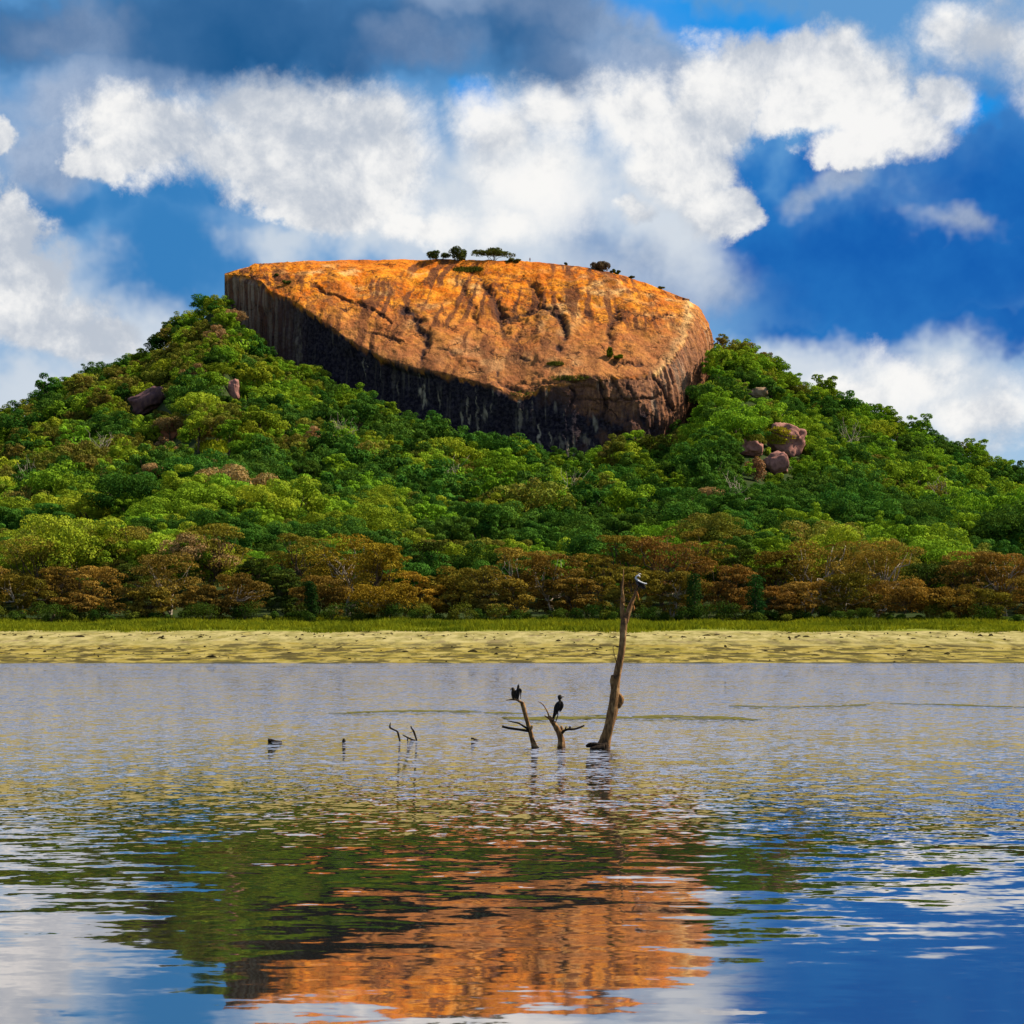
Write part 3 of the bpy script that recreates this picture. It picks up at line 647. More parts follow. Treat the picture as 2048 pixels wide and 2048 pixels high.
for i, (x, y) in enumerate(cand):
    px = 1024+F*x/y
    if 452 < px < 1404 and y > yb_rock[i]-5: continue
    if 430 < px <= 452 and y > 829: continue
    if 1404 <= px < 1436 and y > 800: continue
    r_ = rng.random()
    v = hue[i]+rng.normal()*.45
    left = np.clip((1100-px)/600, -1, 1)
    tone = 'deep green' if v < -.12-.1*left else 'bright green' if v < .42-.30*left else 'yellow-green' if v < .72-.15*left else 'olive green'
    if rng.random() < (.035 if 300 < px < 560 and y < 720 else .006): tone = 'dry tan'
    si = int(rng.choice(4, p=[.36, .22, .24, .18]))
    k = next(j for j, q in enumerate(kinds) if q[0] == tone and q[1] == si)
    s = rng.choice([.55, .75, .9, 1., 1.12, 1.35], p=[.16, .2, .22, .2, .14, .08])*rng.uniform(.80, .94)*(1+.12*grove[i])
    if y < 420: s *= .82
    if 250 < px < 460 and y > 700: s = min(s, .85)
    if 430 < px < 1440 and y > yb_rock[i]-45: s = min(s, .62+.2*rng.random())
    q = kinds[k]; bad = True
    for s in (s, .6, .42, .3):
        topz = zc[i]+q[3]*s; rr = q[2]*s
        pyt = HZ-F*(topz-CAM_H)/y; pyb = HZ-F*(zc[i]+q[3]*s*.2-CAM_H)/y; w = F*rr/y
        bad = any(px+w*.85 > a0 and px-w*.85 < a1 and pyt < b1-3 and pyb > b0 and y < yb+2 for (a0, a1, b0, b1), yb in zip(boulder_boxes, box_y))
        if not bad: break
    if bad: continue
    trees.append([x, y, zc[i]-.4, s, rng.uniform(0, 6.28), k, px, pyt, pyb, w])
# what each shows: far to near, the nearer covers the farther
trees.sort(key=lambda q: -q[1])
idb = np.full((512, 512), -1, int); gy, gx = np.mgrid[0:512, 0:512]
rkx, rky = to_px(rock_v[r0::3, ::3]); idb[np.clip(rky/4, 0, 511).astype(int), np.clip(rkx/4, 0, 511).astype(int)] = -2
for j, q in enumerate(trees):
    cx, cy = q[6]/4, (q[7]+q[8])/8; w, h_ = q[9]/4, max((q[8]-q[7])/8, 1)
    x0, x1, y0, y1 = int(cx-w), int(cx+w)+1, int(cy-h_), int(cy+h_)+1
    if x1 < 0 or x0 > 511: continue
    sx = slice(max(x0, 0), min(x1, 511)+1); sy = slice(max(y0, 0), min(y1, 511)+1)
    m_ = ((gx[sy, sx]-cx)/w)**2+((gy[sy, sx]-cy)/h_)**2 < 1
    idb[sy, sx][m_] = j
idb[int(1090/4):] = -1
cnt = np.bincount(idb[idb >= 0], minlength=len(trees))
order = np.argsort(-cnt); single = set(order[:235].tolist())
def zone_word(px, py):
    if py > 1000: return 'at the foot of the hill behind the brown shore trees'
    if py > 930: return 'low on the hill, ' + ('left part' if px < 700 else 'right part' if px > 1300 else 'middle part')
    if px < 330: return 'on the left shoulder of the hill'
    if px < 620: return 'on the left slope below the cliff tip'
    if px < 1000: return 'in the wood under the black cliff'
    if px < 1330: return 'under the brown face of the rock'
    if px < 1650: return 'beside the pink boulders right of the rock'
    return 'on the right shoulder of the hill'
GROUP_H = 'trees on the forested hillside'
rest_pts = []
for j, q in enumerate(trees):
    x, y, z, s, rz, k = q[:6]
    if j in single:
        tone, si, Rr, H, cm, tm, cn = kinds[k]
        e = empty('hillside_tree', (x, y, z), f'{shape_word[si]} {tone} tree {zone_word(q[6], q[7])}', 'tree', GROUP_H, rz, s)
        obj('crown', cn if y < 480 else cm, e); obj('trunk', tm, e)
    elif cnt[j] > 0 or q[6] < 40 or q[6] > 2008 or rng.random() < .8:
        rest_pts.append((x, y, z, s, rz, k+(len(kinds) if y < 480 else 0)))
# --- the rest of the wood as one mass
src = bpy.data.collections.new('wood_sources')
for j_ in (4, 6):
    for i, kd in enumerate(kinds):
        o = bpy.data.objects.new('wood_source_%d_%02d' % (j_, i), kd[j_]); src.objects.link(o)
rp = np.array(rest_pts)
pm = mesh('wood_points', rp[:, :3], np.zeros((0, 3), int), None, {'size': rp[:, 3], 'turn': rp[:, 4]})
at = pm.attributes.new('pick', 'INT', 'POINT'); at.data.foreach_set('value', rp[:, 5].astype(np.int32))
ng = bpy.data.node_groups.new('wood', 'GeometryNodeTree')
ng.interface.new_socket('Geometry', in_out='INPUT', socket_type='NodeSocketGeometry'); ng.interface.new_socket('Geometry', in_out='OUTPUT', socket_type='NodeSocketGeometry')
g = NB(ng)
gi = g.n('NodeGroupInput'); go = g.n('NodeGroupOutput')
ci = g.n('GeometryNodeCollectionInfo'); ci.inputs['Collection'].default_value = src
ci.inputs['Separate Children'].default_value = True; ci.inputs['Reset Children'].default_value = True
def named(nm, ty):
    nd = g.n('GeometryNodeInputNamedAttribute', data_type=ty); nd.inputs['Name'].default_value = nm; return nd.outputs['Attribute']
ip = g.n('GeometryNodeInstanceOnPoints'); ip.inputs['Pick Instance'].default_value = True
ng.links.new(gi.outputs[0], ip.inputs['Points']); ng.links.new(ci.outputs[0], ip.inputs['Instance'])
ng.links.new(named('pick', 'INT'), ip.inputs['Instance Index'])
rot = g.n('ShaderNodeCombineXYZ'); ng.links.new(named('turn', 'FLOAT'), rot.inputs[2])
ng.links.new(rot.outputs[0], ip.inputs['Rotation']); ng.links.new(named('size', 'FLOAT'), ip.inputs['Scale'])
ng.links.new(ip.outputs[0], go.inputs[0])
wood = obj('forest', pm); md = wood.modifiers.new('wood', 'NODES'); md.node_group = ng
tag(wood, 'dense green forest filling the hillside between the larger trees', 'forest', kind='stuff')

# ------------------------------------------------------------------ trees along the far bank
def shore_crown(seed, w, h, tiers, leaf, per):
    g = np.random.default_rng(seed); vs = []; cents = []
    for i in range(tiers):
        t_ = g.random()**.75
        z = h*(.10+.80*t_)
        prof = w*(1.02-.62*max(0, (z/h-.55)/.45)**1.6)*(.75 if z < h*.3 else 1)
        a = g.uniform(0, 6.28); k = prof*math.sqrt(g.random())*.98
        cen = np.array([math.cos(a)*k, math.sin(a)*k*.7, z]); lr = w*g.uniform(.14, .34)
        vs.append(leaf_quads(cen, np.array([lr, lr, lr*g.uniform(.25, .5)]), int(per*(lr/(w*.26))**1.5), leaf, g, .6, .6)); cents.append(cen)
    return vs, cents
def shore_trunk(seed, w, h, cents, mat, stems):
    g = np.random.default_rng(seed+5); parts = []
    bases = [(g.normal()*.25, g.normal()*.2, -.4) for _ in range(stems)]
    forks = []
    for b_ in bases:
        fk = np.array([b_[0]+g.normal()*w*.16, b_[1]+g.normal()*w*.1, h*g.uniform(.28, .42)])
        parts.append(dict(path=limb_path(b_, fk, g, 4, .10), radii=np.array([.30, .24, .20, .17, .15])*h/11, n=7)); forks.append(fk)
    for c_ in cents[::2]:
        fk = forks[int(np.argmin([np.linalg.norm(c_[:2]-q[:2]) for q in forks]))]
        if c_[2] < fk[2]: continue
        parts.append(dict(path=limb_path(fk, c_, g, 4, .16), radii=np.array([.11, .09, .07, .05, .025])*h/11, n=5))
    return tube_mesh('trunk', parts, mat)
# photo column, photo row of the top, half width in photo pixels, distance, tone, pale trunk
ST = [(-30, 1135, 62, 268, 'dark brown', 0), (42, 1150, 56, 263, 'olive brown', 1), (112, 1138, 54, 270, 'dark brown', 0), (188, 1140, 66, 266, 'dark brown', 0), (262, 1130, 50, 274, 'dark green', 0),
      (330, 1122, 84, 265, 'rust brown', 1), (402, 1172, 44, 262, 'dark brown', 0), (470, 1156, 68, 262, 'rust brown', 1), (60, 1066, 92, 292, 'olive brown', 0), (240, 1060, 84, 296, 'olive brown', 0),
      (418, 1052, 80, 294, 'olive brown', 0), (512, 1112, 46, 290, 'dark green', 0), (560, 1142, 46, 270, 'dark green', 0), (604, 1066, 70, 284, 'olive brown', 0), (640, 1150, 58, 266, 'dark brown', 0),
      (700, 1078, 86, 276, 'golden brown', 1), (764, 1100, 66, 270, 'golden brown', 0), (858, 1078, 54, 292, 'dark green', 0), (770, 1172, 74, 261, 'golden brown', 1), (846, 1150, 58, 266, 'golden brown', 0),
      (905, 1140, 66, 268, 'olive brown', 0), (962, 1145, 70, 264, 'olive brown', 0), (1036, 1096, 72, 268, 'dark brown', 1), (1104, 1116, 66, 266, 'rust brown', 1), (1010, 1168, 50, 262, 'dark brown', 0),
      (1176, 1102, 58, 270, 'olive brown', 0), (1242, 1064, 60, 280, 'olive brown', 0), (1262, 1140, 56, 264, 'olive brown', 0), (1330, 1072, 86, 276, 'rust brown', 0), (1352, 1150, 60, 264, 'olive brown', 1),
      (1410, 1058, 62, 284, 'olive brown', 0), (1452, 1130, 58, 266, 'rust brown', 0), (1480, 1098, 58, 280, 'dark green', 0), (1560, 1112, 60, 272, 'olive brown', 0), (1552, 1170, 46, 262, 'rust brown', 0),
      (1645, 1076, 92, 272, 'dark brown', 1), (1612, 1158, 64, 263, 'dark brown', 1), (1752, 1088, 98, 270, 'dark brown', 1), (1700, 1150, 66, 263, 'olive brown', 1), (1800, 1160, 76, 262, 'dark brown', 0),
      (1856, 1132, 70, 274, 'dark green', 0), (1930, 1114, 74, 272, 'rust brown', 0), (2012, 1118, 80, 272, 'dark brown', 1), (1890, 1182, 58, 262, 'olive brown', 0), (1966, 1176, 60, 262, 'olive brown', 0), (2070, 1150, 60, 264, 'dark brown', 0),
      (680, 1120, 60, 280, 'olive brown', 0), (1150, 1160, 50, 264, 'dark brown', 0), (300, 1180, 46, 262, 'olive brown', 0), (150, 1185, 46, 261, 'dark brown', 0)]
ords = ['first', 'second', 'third', 'fourth', 'fifth', 'sixth', 'seventh', 'eighth', 'ninth', 'tenth', 'eleventh', 'twelfth', 'thirteenth', 'fourteenth', 'fifteenth', 'sixteenth', 'seventeenth', 'eighteenth', 'nineteenth', 'twentieth']
by_tone = {}
for q in sorted(ST, key=lambda q: q[0]): by_tone.setdefault(q[4], []).append(q)
GROUP_S = 'trees in the belt along the far bank'
for i, q in enumerate(ST):
    px, py, hw, Y, tone, palet = q
    x = (px-1024)/F*Y; z = float(terrain(x, Y)); h_ = CAM_H+(HZ-py)/F*Y-z; w = hw/F*Y
    near = 'in the rear row' if Y > 278 else 'on the far bank'
    e = empty('shore_tree', (x, Y, z), f'{tone} tree {near}, {ords[by_tone[tone].index(q)]} {tone} one from the left', 'tree', GROUP_S)
    h_ *= float(np.random.default_rng(i+77).uniform(1.0, 1.18)); vs, cents = shore_crown(3000+i, w, h_, int(46+18*h_/12), .15, 140)
    obj('crown', quads_mesh('crown', vs, SHORE[tone]), e)
    obj('trunk', shore_trunk(3000+i, w, h_, cents, PALE_BARK if palet else BARK, 1+(i*7) % 3 if not palet else 3), e)
# ivy towers and low green shrubs at their feet
IVY = leaf_mat('leaves_ivy', (.010, .032, .008), (.022, .055, .010)); SHRUB_D = leaf_mat('leaves_shrub', (.020, .050, .008), (.055, .085, .010)); SHRUB_L = leaf_mat('leaves_shrub_light', (.07, .10, .012), (.13, .14, .016))
for px, py, hw, Y, lab in [(1388, 1150, 15, 259.5, 'slim dark green ivy-wrapped trunk at the bank, nearest the tall dead trunk'), (1510, 1152, 17, 259.5, 'slim dark green ivy-wrapped trunk at the bank, right one of the two near each other'), (622, 1165, 13, 259.5, 'slim dark green ivy-wrapped trunk at the bank left of the golden umbrella tree')]:
    x = (px-1024)/F*Y; z = float(terrain(x, Y)); h_ = CAM_H+(HZ-py)/F*Y-z; w = hw/F*Y
    e = empty('ivy_tree', (x, Y, z), lab, 'tree', GROUP_S); g_ = np.random.default_rng(int(px)); vs = []
    for k in range(16):
        zz = h_*(k+.5)/16; ww = w*(1.15-.5*abs(zz/h_-.5))
        vs.append(leaf_quads(np.array([g_.normal()*.15, g_.normal()*.15, zz]), np.array([ww, ww, h_/15]), 170, .13, g_))
    obj('crown', quads_mesh('crown', vs, IVY), e); obj('trunk', tube_mesh('trunk', [dict(path=[(0, 0, -.3), (.1, 0, h_*.5), (0, 0, h_*.9)], radii=[.2, .16, .08], n=7)], BARK), e)
k = 0
for px in np.arange(-20, 2070, 21):
    p = px+rng.uniform(-14, 14); Y = rng.uniform(257.3, 262); x = (p-1024)/F*Y; z = float(terrain(x, Y)); r_ = rng.uniform(.7, 2.3)
    light = rng.random() < .28; g_ = np.random.default_rng(int(5000+k))
    vs = []
    for q in range(7):
        a = g_.uniform(0, 6.28); kk = r_*g_.random()*.7
        vs.append(leaf_quads(np.array([math.cos(a)*kk, math.sin(a)*kk*.6, r_*g_.uniform(.35, .95)]), np.array([r_*.5, r_*.5, r_*.38]), 120, .10, g_))
    e = empty('bank_shrub', (x, Y, z), f'{"pale yellow-green" if light else "dark green"} {"low" if r_ < 1.3 else "bushy"} shrub at the foot of the brown trees', 'shrub', 'shrubs at the foot of the shore trees')
    obj('foliage', quads_mesh('foliage', vs, SHRUB_L if light else SHRUB_D), e)
    obj('stem', tube_mesh('stem', [dict(path=[(0, 0, -.2), (a_, 0, r_*.4), (a_*2.4, .1, r_*.8)], radii=[.05, .035, .015], n=5) for a_ in (-.18, .02, .2)], BARK), e); k += 1

# grass along the bank
def tufts(name, P, hgt, wid, mat, per=5, spread=.18):
    n = len(P)*per
    p = np.repeat(P, per, 0)+np.concatenate([rng.normal(size=(n, 2))*spread, np.zeros((n, 1))], 1)
    hh = hgt*rng.uniform(.5, 1.4, n); a = rng.uniform(0, 6.28, n); lean = rng.normal(size=(n, 2))*.35
    dx = np.stack([np.cos(a), np.sin(a), 0*a], -1)*wid
    tip = p+np.concatenate([lean*hh[:, None], hh[:, None]], 1)
    mid = p*.45+tip*.55; mid[:, :2] -= lean*hh[:, None]*.12
    v = np.stack([p-dx, p+dx, mid+dx*.7, tip], 1).reshape(-1, 3)
    return mesh(name, v, np.arange(len(v)).reshape(-1, 4), mat)
GRASS = leaf_mat('grass_blades', (.15, .19, .012), (.30, .31, .018), (.07, .11, .01), .3)
gx_ = rng.uniform(-75, 75, 30000); gy_ = rng.uniform(226, 265, 30000)
edge_ = 238+4.2*fbm(np.stack([gx_/7., 0*gx_, 0*gx_], -1), 301, 4)+1.3*rng.normal(size=len(gx_))
ok = gy_ > edge_; gx_, gy_ = gx_[ok], gy_[ok]
hm = .26*(1+.8*fbm(np.stack([gx_/7., gy_/5., 0*gx_], -1), 302, 3))
GP = np.stack([gx_, gy_, terrain(gx_, gy_)-.03], -1)
gr = obj('bank_grass', tufts('bank_grass', GP, (.42*(1+.9*fbm(np.stack([GP[:, 0]/5., GP[:, 1]/4., 0*GP[:, 0]], -1), 303, 3))).clip(.1).repeat(6), .07, GRASS, 6, .28)); tag(gr, 'green grass growing along the top of the sandy bank', 'grass', kind='stuff')
# small dark debris on the sand and mud
mb = MB(); 
for i in range(520):
    if i < 300: y = 226+rng.normal()*4
    else: y = rng.uniform(168, 212)
    x = rng.uniform(-70, 70); 
    if y > 233: continue
    z = float(terrain(x, y)); s = abs(rng.normal())*.085+.05
    a = rng.uniform(0, 3.14); l = s*rng.uniform(.6, 2.4)
    mb.add(*loft([(x-math.cos(a)*l, y-math.sin(a)*l, z), (x-math.cos(a)*l*.3, y, z+s*rng.uniform(.1, .5)), (x+math.cos(a)*l*.4, y, z+s*rng.uniform(.0, .4)), (x+math.cos(a)*l, y+math.sin(a)*l, z)], [s*.15, s*.45, s*.4, s*.15], 6))
v, f = mb.get(); me = bpy.data.meshes.new('mud_debris'); me.from_pydata(v.tolist(), [], [tuple(dict.fromkeys(q)) for q in f.tolist()]); me.materials.append(plain_mat('debris', (.02, .016, .008), (.07, .055, .02), 3.))
tag(obj('mud_debris', me), 'dark clods, twigs and weed scraps strewn over the mud', 'debris', kind='stuff')

# ------------------------------------------------------------------ boulders and clearings on the hill
PINK = plain_mat('pink_granite', (.36, .17, .13), (.22, .10, .08), .8, .9, .6)
PURPLE = plain_mat('purple_granite', (.10, .055, .06), (.19, .10, .085), .8, .9, .6, (1, 1, .4))
def boulder(px, py, hw, hh, mat, label, seed, tilt=0., dY=0., pts=None):
    p = hit(px, py+hh*1.1); Y = p[1]+dY
    c_ = px_at(px, py, Y); rx, rz_ = hw/F*Y, hh/F*Y
    n_, m2 = 46, 34
    th = np.linspace(0, 2*np.pi, n_, endpoint=False); ph = np.linspace(.001, np.pi-.001, m2)
    T, Pp = np.meshgrid(th, ph); d = np.stack([np.sin(Pp)*np.cos(T), np.sin(Pp)*np.sin(T), np.cos(Pp)], -1)
    e_ = np.sign(d)*abs(d)**.7
    v = e_*(1+.24*fbm(d*1.5+seed, seed, 3)+.07*np.round(3*fbm(d*2.2+seed, seed+1, 2))/3+.04*fbm(d*6+seed, seed+3, 3))[..., None]*np.array([rx, rx*.8, rz_*1.1])
    ct, st_ = math.cos(tilt), math.sin(tilt)
    v = np.stack([v[..., 0]*ct-v[..., 2]*st_, v[..., 1], v[..., 0]*st_+v[..., 2]*ct], -1)
    f = []
    for i in range(m2-1):
        for j in range(n_): f.append((i*n_+j, i*n_+(j+1) % n_, (i+1)*n_+(j+1) % n_, (i+1)*n_+j))
    f = np.array(f)
    o = obj('boulder', mesh('boulder', v.reshape(-1, 3), f, mat, smooth=True), loc=c_); tag(o, label, 'boulder', 'boulders among the hillside trees'); return o, c_, rx, rz_
boulder(298, 803, 37, 22, PURPLE, 'dark purple slab of rock slanting out of the trees on the left slope', 3, .45)
boulder(467, 781, 12, 18, PINK, 'small upright pink boulder standing among trees below the cliff tip', 5, .1)
boulder(1504, 897, 22, 14, PINK, 'round pink boulder, left one of the three beside each other', 7, -.1)
bo, bc, brx, brz = boulder(1572, 882, 33, 29, PINK, 'largest pink boulder on the right slope, its top overgrown with yellow grass', 9, -.45, -6)
boulder(1556, 928, 22, 20, PINK, 'reddish pink boulder just below the grass-topped one', 11, .3)
boulder(1518, 786, 18, 10, plain_mat('tan_granite', (.34, .23, .14), (.2, .13, .07), .8, .9, .5), 'low pale tan boulder high on the slope right of the rock', 13)
boulder(340, 864, 15, 15, plain_mat('red_earth', (.30, .12, .06), (.2, .08, .04), .6, .9, .5), 'reddish earthy boulder beside the bright grass clearing', 15, -.5)
def hill_bush(px, py, hw, top_py, label, mat, n=9):
    p = hit(px, py); Y = p[1]; w = hw/F*Y; h_ = (py-top_py)/F*Y
    e = empty('hillside_bush', p-np.array([0, 0, .2]), label, 'bush', 'bushes in the open spots on the hill'); g_ = np.random.default_rng(int(px*3+py)); vs = []; cs = []
    for i in range(n):
        a = g_.uniform(0, 6.28); k = math.sqrt(g_.random())*.75*w; c_ = np.array([math.cos(a)*k, math.sin(a)*k*.8, h_*g_.uniform(.25, .85)*(1-.4*(k/w)**2)]); cs.append(c_)
        vs.append(leaf_quads(c_, np.array([w*.38, w*.38, h_*.26]), 150, .3, g_))
    obj('foliage', quads_mesh('foliage', vs, mat), e)
    obj('stem', tube_mesh('stem', [dict(path=limb_path((0, 0, -.4), c_, g_, 3), radii=[.12, .09, .06, .03], n=5) for c_ in cs[::3]], BARK), e)
DRYB = leaf_mat('leaves_dry_bush', (.20, .10, .05), (.30, .16, .08))
hill_bush(1508, 962, 26, 914, 'dry brown bush below the left pink boulder on the right slope', DRYB, 16)
hill_bush(1548, 972, 22, 944, 'green bush at the foot of the reddish pink boulder', GREEN['bright green'])
hill_bush(1480, 935, 18, 905, 'green bush left of the left pink boulder', GREEN['deep green'])
hill_bush(1530, 910, 12, 892, 'yellow-green bush wedged between the pink boulders', GREEN['yellow-green'])
hill_bush(322, 842, 20, 818, 'olive bush at the lower right end of the dark purple slab', GREEN['olive green'])
hill_bush(352, 848, 16, 828, 'green bush above the red earthy boulder', GREEN['bright green'])
hill_bush(366, 886, 22, 856, 'yellow-green bush between the red boulder and the bright clearing', GREEN['yellow-green'])
hill_bush(330, 892, 20, 872, 'dry brown bush under the red earthy boulder', DRYB)
hill_bush(452, 808, 14, 788, 'green bush at the left foot of the small upright pink boulder', GREEN['deep green'])
hill_bush(484, 806, 12, 788, 'yellow-green bush at the right foot of the small upright pink boulder', GREEN['yellow-green'])
hill_bush(1520, 808, 22, 792, 'green bush in front of the pale tan boulder', GREEN['bright green'])
BARE_TREES = [(1482, 1046, 34, 'pale bare crooked tree low on the hill right of the tall dead trunk'), (690, 900, 26, 'bare grey tree among green crowns in the wood under the black cliff'), (1700, 900, 28, 'bare grey tree on the upper right slope'), (200, 930, 30, 'bare grey tree on the left slope under the purple slab'), (1150, 1020, 30, 'bare grey tree in the green wood above the brown belt, near the centre'), (900, 985, 26, 'small bare tree in the middle of the hillside wood'), (1880, 1030, 30, 'bare grey tree low on the far right slope'), (60, 990, 28, 'bare grey tree low on the far left slope')]
for i, (px, py, hp, lab) in enumerate(BARE_TREES):
    p = hit(px, py+34); h_ = hp/F*p[1]+9.5; g_ = np.random.default_rng(900+i)
    e = empty('bare_tree', p, lab, 'tree', 'bare trees on the hillside')
    fk = np.array([g_.normal()*.4, g_.normal()*.4, h_*.55])
    obj('trunk', tube_mesh('trunk', [dict(path=limb_path((0, 0, -1), fk, g_, 4, .08), radii=[.34, .28, .24, .2, .17], n=7)], PALE_BARK), e)
    bl = []
    for k in range(7):
        a = g_.uniform(0, 6.28); q = fk+np.array([math.cos(a)*h_*.25, math.sin(a)*h_*.2, h_*g_.uniform(.15, .5)])
        bl.append(dict(path=limb_path(fk*.92, q, g_, 4, .25), radii=[.13, .11, .09, .06, .03], n=5))
        for kk in range(2):
            q2 = q+g_.normal(size=3)*h_*.1+np.array([0, 0, h_*.08]); bl.append(dict(path=limb_path(.4*fk+.6*q, q2, g_, 3, .2), radii=[.06, .05, .04, .02], n=4))
    obj('branches', tube_mesh('branches', bl, PALE_BARK), e)
YGR = leaf_mat('grass_yellow', (.20, .19, .012), (.32, .26, .02), None, .2)
def grass_patch(px, py, hw, hh, n, label, mat=YGR, src_=None, hgt=.9, wid=.25):
    P = []
    for i in range(n):
        a = rng.uniform(0, 6.28); k = math.sqrt(rng.random())
        q = (px+math.cos(a)*k*hw, py+math.sin(a)*k*hh)
        P.append(src_(*q))
    tag(obj('grass_patch', tufts('grass_patch', np.array(P), hgt, wid, mat, 5, .55)), label, 'grass', 'grass patches on the hill and rock')
grass_patch(429, 897, 30, 13, 420, 'bright yellow-green grassy clearing among trees on the left slope', leaf_mat('grass_lime', (.16, .22, .01), (.24, .28, .014), None, .2), hit, 1.0, .35)
def on_boulder(px, py):
    v = np.array([vv.co for vv in bo.data.vertices])+bc; v = v[v[:, 1] < bc[1]+brx*.3]; X, Y = to_px(v); return v[np.argmin((X-px)**2+(Y-py)**2)]
grass_patch(1556, 872, 26, 18, 420, 'yellow grass covering the upper left of the largest pink boulder', YGR, on_boulder, .5, .22)
MOSS = leaf_mat('grass_rock', (.045, .065, .012), (.10, .10, .015), None, .2); LIME = leaf_mat('herbs', (.06, .12, .01), (.14, .17, .012), None, .25)
grass_patch(936, 540, 30, 5, 200, 'dark grass strip in a hollow near the top of the rock', MOSS, on_rock, .8, .2)
grass_patch(1112, 728, 15, 4, 260, 'sparse dark grass on the lower slope of the rock', MOSS, on_rock, .45, .18)
grass_patch(1140, 757, 40, 5, 150, 'green grass along the ledge above the brown cliff face', MOSS, on_rock, .5, .18)
grass_patch(1045, 788, 22, 6, 60, 'dark grass in the notch where the ledge dips', MOSS, on_rock, .4, .18)

# ------------------------------------------------------------------ plants and a person on the summit
DKSH = leaf_mat('leaves_summit', (.035, .055, .012), (.090, .110, .022), None, .25)
def summit(px, py, hw, top_py, label, name='summit_tree', flat=.5, mat=DKSH, dy=0., stems=2, nl=12, arch=False):
    p = on_rock(px, py)+np.array([0, dy, 0]); Y = p[1]; w = hw/F*Y; h_ = (py-top_py)/F*Y
    e = empty(name, p-np.array([0, 0, .3]), label, 'tree' if name.endswith('tree') else 'shrub', 'plants growing on the summit of the rock')
    g_ = np.random.default_rng(int(px)); vs = []; cs = []
    for i in range(nl):
        a = g_.uniform(0, 6.28); k = math.sqrt(g_.random())*.8*w
        zz = h_*(g_.uniform(.62, .9) if arch else g_.uniform(.25, .85)*(1-.35*(k/w)**2))
        if arch: zz *= 1-.35*(k/w)**2
        c_ = np.array([math.cos(a)*k, math.sin(a)*k*.7, zz+.3]); cs.append(c_)
        vs.append(leaf_quads(c_, np.array([w*.36, w*.36, h_*.24*flat*2]), 170, .34, g_))
    obj('crown' if name.endswith('tree') else 'foliage', quads_mesh('crown', vs, mat), e)
    obj('trunk' if name.endswith('tree') else 'stem', tube_mesh('trunk', [dict(path=limb_path((g_.normal()*.2, 0, -.3), c_, g_, 3), radii=[.16, .12, .09, .04], n=5) for c_ in cs[::2]], BARK), e)
summit(876, 521, 22, 502, 'low dark bush, leftmost of the plants on the summit')
summit(917, 521, 20, 494, 'taller round dark bush leaning right, second on the summit', flat=.7)
summit(988, 521, 44, 498, 'wide flat-topped tree with open space below its crown on the summit', arch=True, flat=.35, nl=18)
summit(926, 521, 8, 515, 'tiny dark shrub at the foot of the taller summit bush', 'summit_shrub', nl=5)
summit(1201, 538, 19, 521, 'domed brown bush standing alone on the right shoulder of the rock', 'summit_shrub', flat=.8, mat=leaf_mat('leaves_dome', (.07, .045, .03), (.13, .085, .045)), nl=16)
summit(1226, 543, 7, 534, 'small dark shrub right beside the domed bush', 'summit_shrub', nl=5)
summit(1238, 547, 7, 539, 'smallest shrub at the end of the domed bush row', 'summit_shrub', nl=4)
summit(1132, 527, 3, 520, 'single tiny sapling on the bare crest', 'summit_shrub', nl=4)
summit(1262, 554, 8, 550, 'low shrub patch lower on the right edge of the rock', 'summit_shrub', nl=5)
summit(1321, 575, 9, 571, 'dark low shrub on the right edge just above the steep flank', 'summit_shrub', nl=5)
summit(1024, 524, 18, 517, 'low grassy shrub at the foot of the flat-topped tree', 'summit_shrub', nl=7)
summit(573, 568, 9, 560, 'dark bush growing alone on the upper left slope', 'summit_shrub', nl=7)
summit(551, 552, 7, 547, 'small dark bush near the upper left edge of the slope', 'summit_shrub', nl=5)
summit(1220, 716, 7, 695, 'bright green bush in the crack on the lower right slope', 'summit_shrub', nl=9, mat=LIME)
summit(1234, 718, 14, 709, 'low green herbs beside the green bush in the crack', 'summit_shrub', nl=7, mat=LIME)
def skin(name, V, E, rad, mat, parent, root=0):
    me = bpy.data.meshes.new(name); me.from_pydata(V, E, []); me.materials.append(mat)
    o = obj(name, me, parent); md_ = o.modifiers.new('skin', 'SKIN'); md_.use_smooth_shade = True
    for i, r_ in enumerate(rad): me.skin_vertices[0].data[i].radius = (r_, r_)
    me.skin_vertices[0].data[root].use_root = True
    s_ = o.modifiers.new('sub', 'SUBSURF'); s_.levels = 2; s_.render_levels = 2
    return o
pp = on_rock(1060, 523)
e = empty('person', pp+np.array([0, -.2, -.05]), 'person in dark clothes standing on the bare crest of the rock', 'person')
SKIN = plain_mat('skin', (.30, .16, .10), (.26, .14, .09)); CLO = plain_mat('dark_cloth', (.03, .03, .05), (.05, .04, .05)); RED = plain_mat('maroon_cloth', (.16, .03, .03), (.12, .03, .03)); HAIR = plain_mat('hair', (.012, .01, .008), (.02, .015, .01))
V = [(0, 0, .93), (0, 0, 1.15), (0, 0, 1.38), (0, 0, 1.5), (0, -.01, 1.62), (0, -.01, 1.72), (.1, 0, .86), (.11, -.01, .48), (.11, 0, .08), (.12, -.14, .04), (-.1, 0, .86), (-.12, .02, .48), (-.13, .02, .08), (-.14, -.12, .04),
     (.19, 0, 1.4), (.25, .02, 1.12), (.24, -.08, .88), (.24, -.1, .79), (-.19, 0, 1.4), (-.26, .02, 1.12), (-.25, -.06, .88), (-.25, -.08, .79)]
E = [(0, 1), (1, 2), (2, 3), (3, 4), (4, 5), (0, 6), (6, 7), (7, 8), (8, 9), (0, 10), (10, 11), (11, 12), (12, 13), (2, 14), (14, 15), (15, 16), (16, 17), (2, 18), (18, 19), (19, 20), (20, 21)]
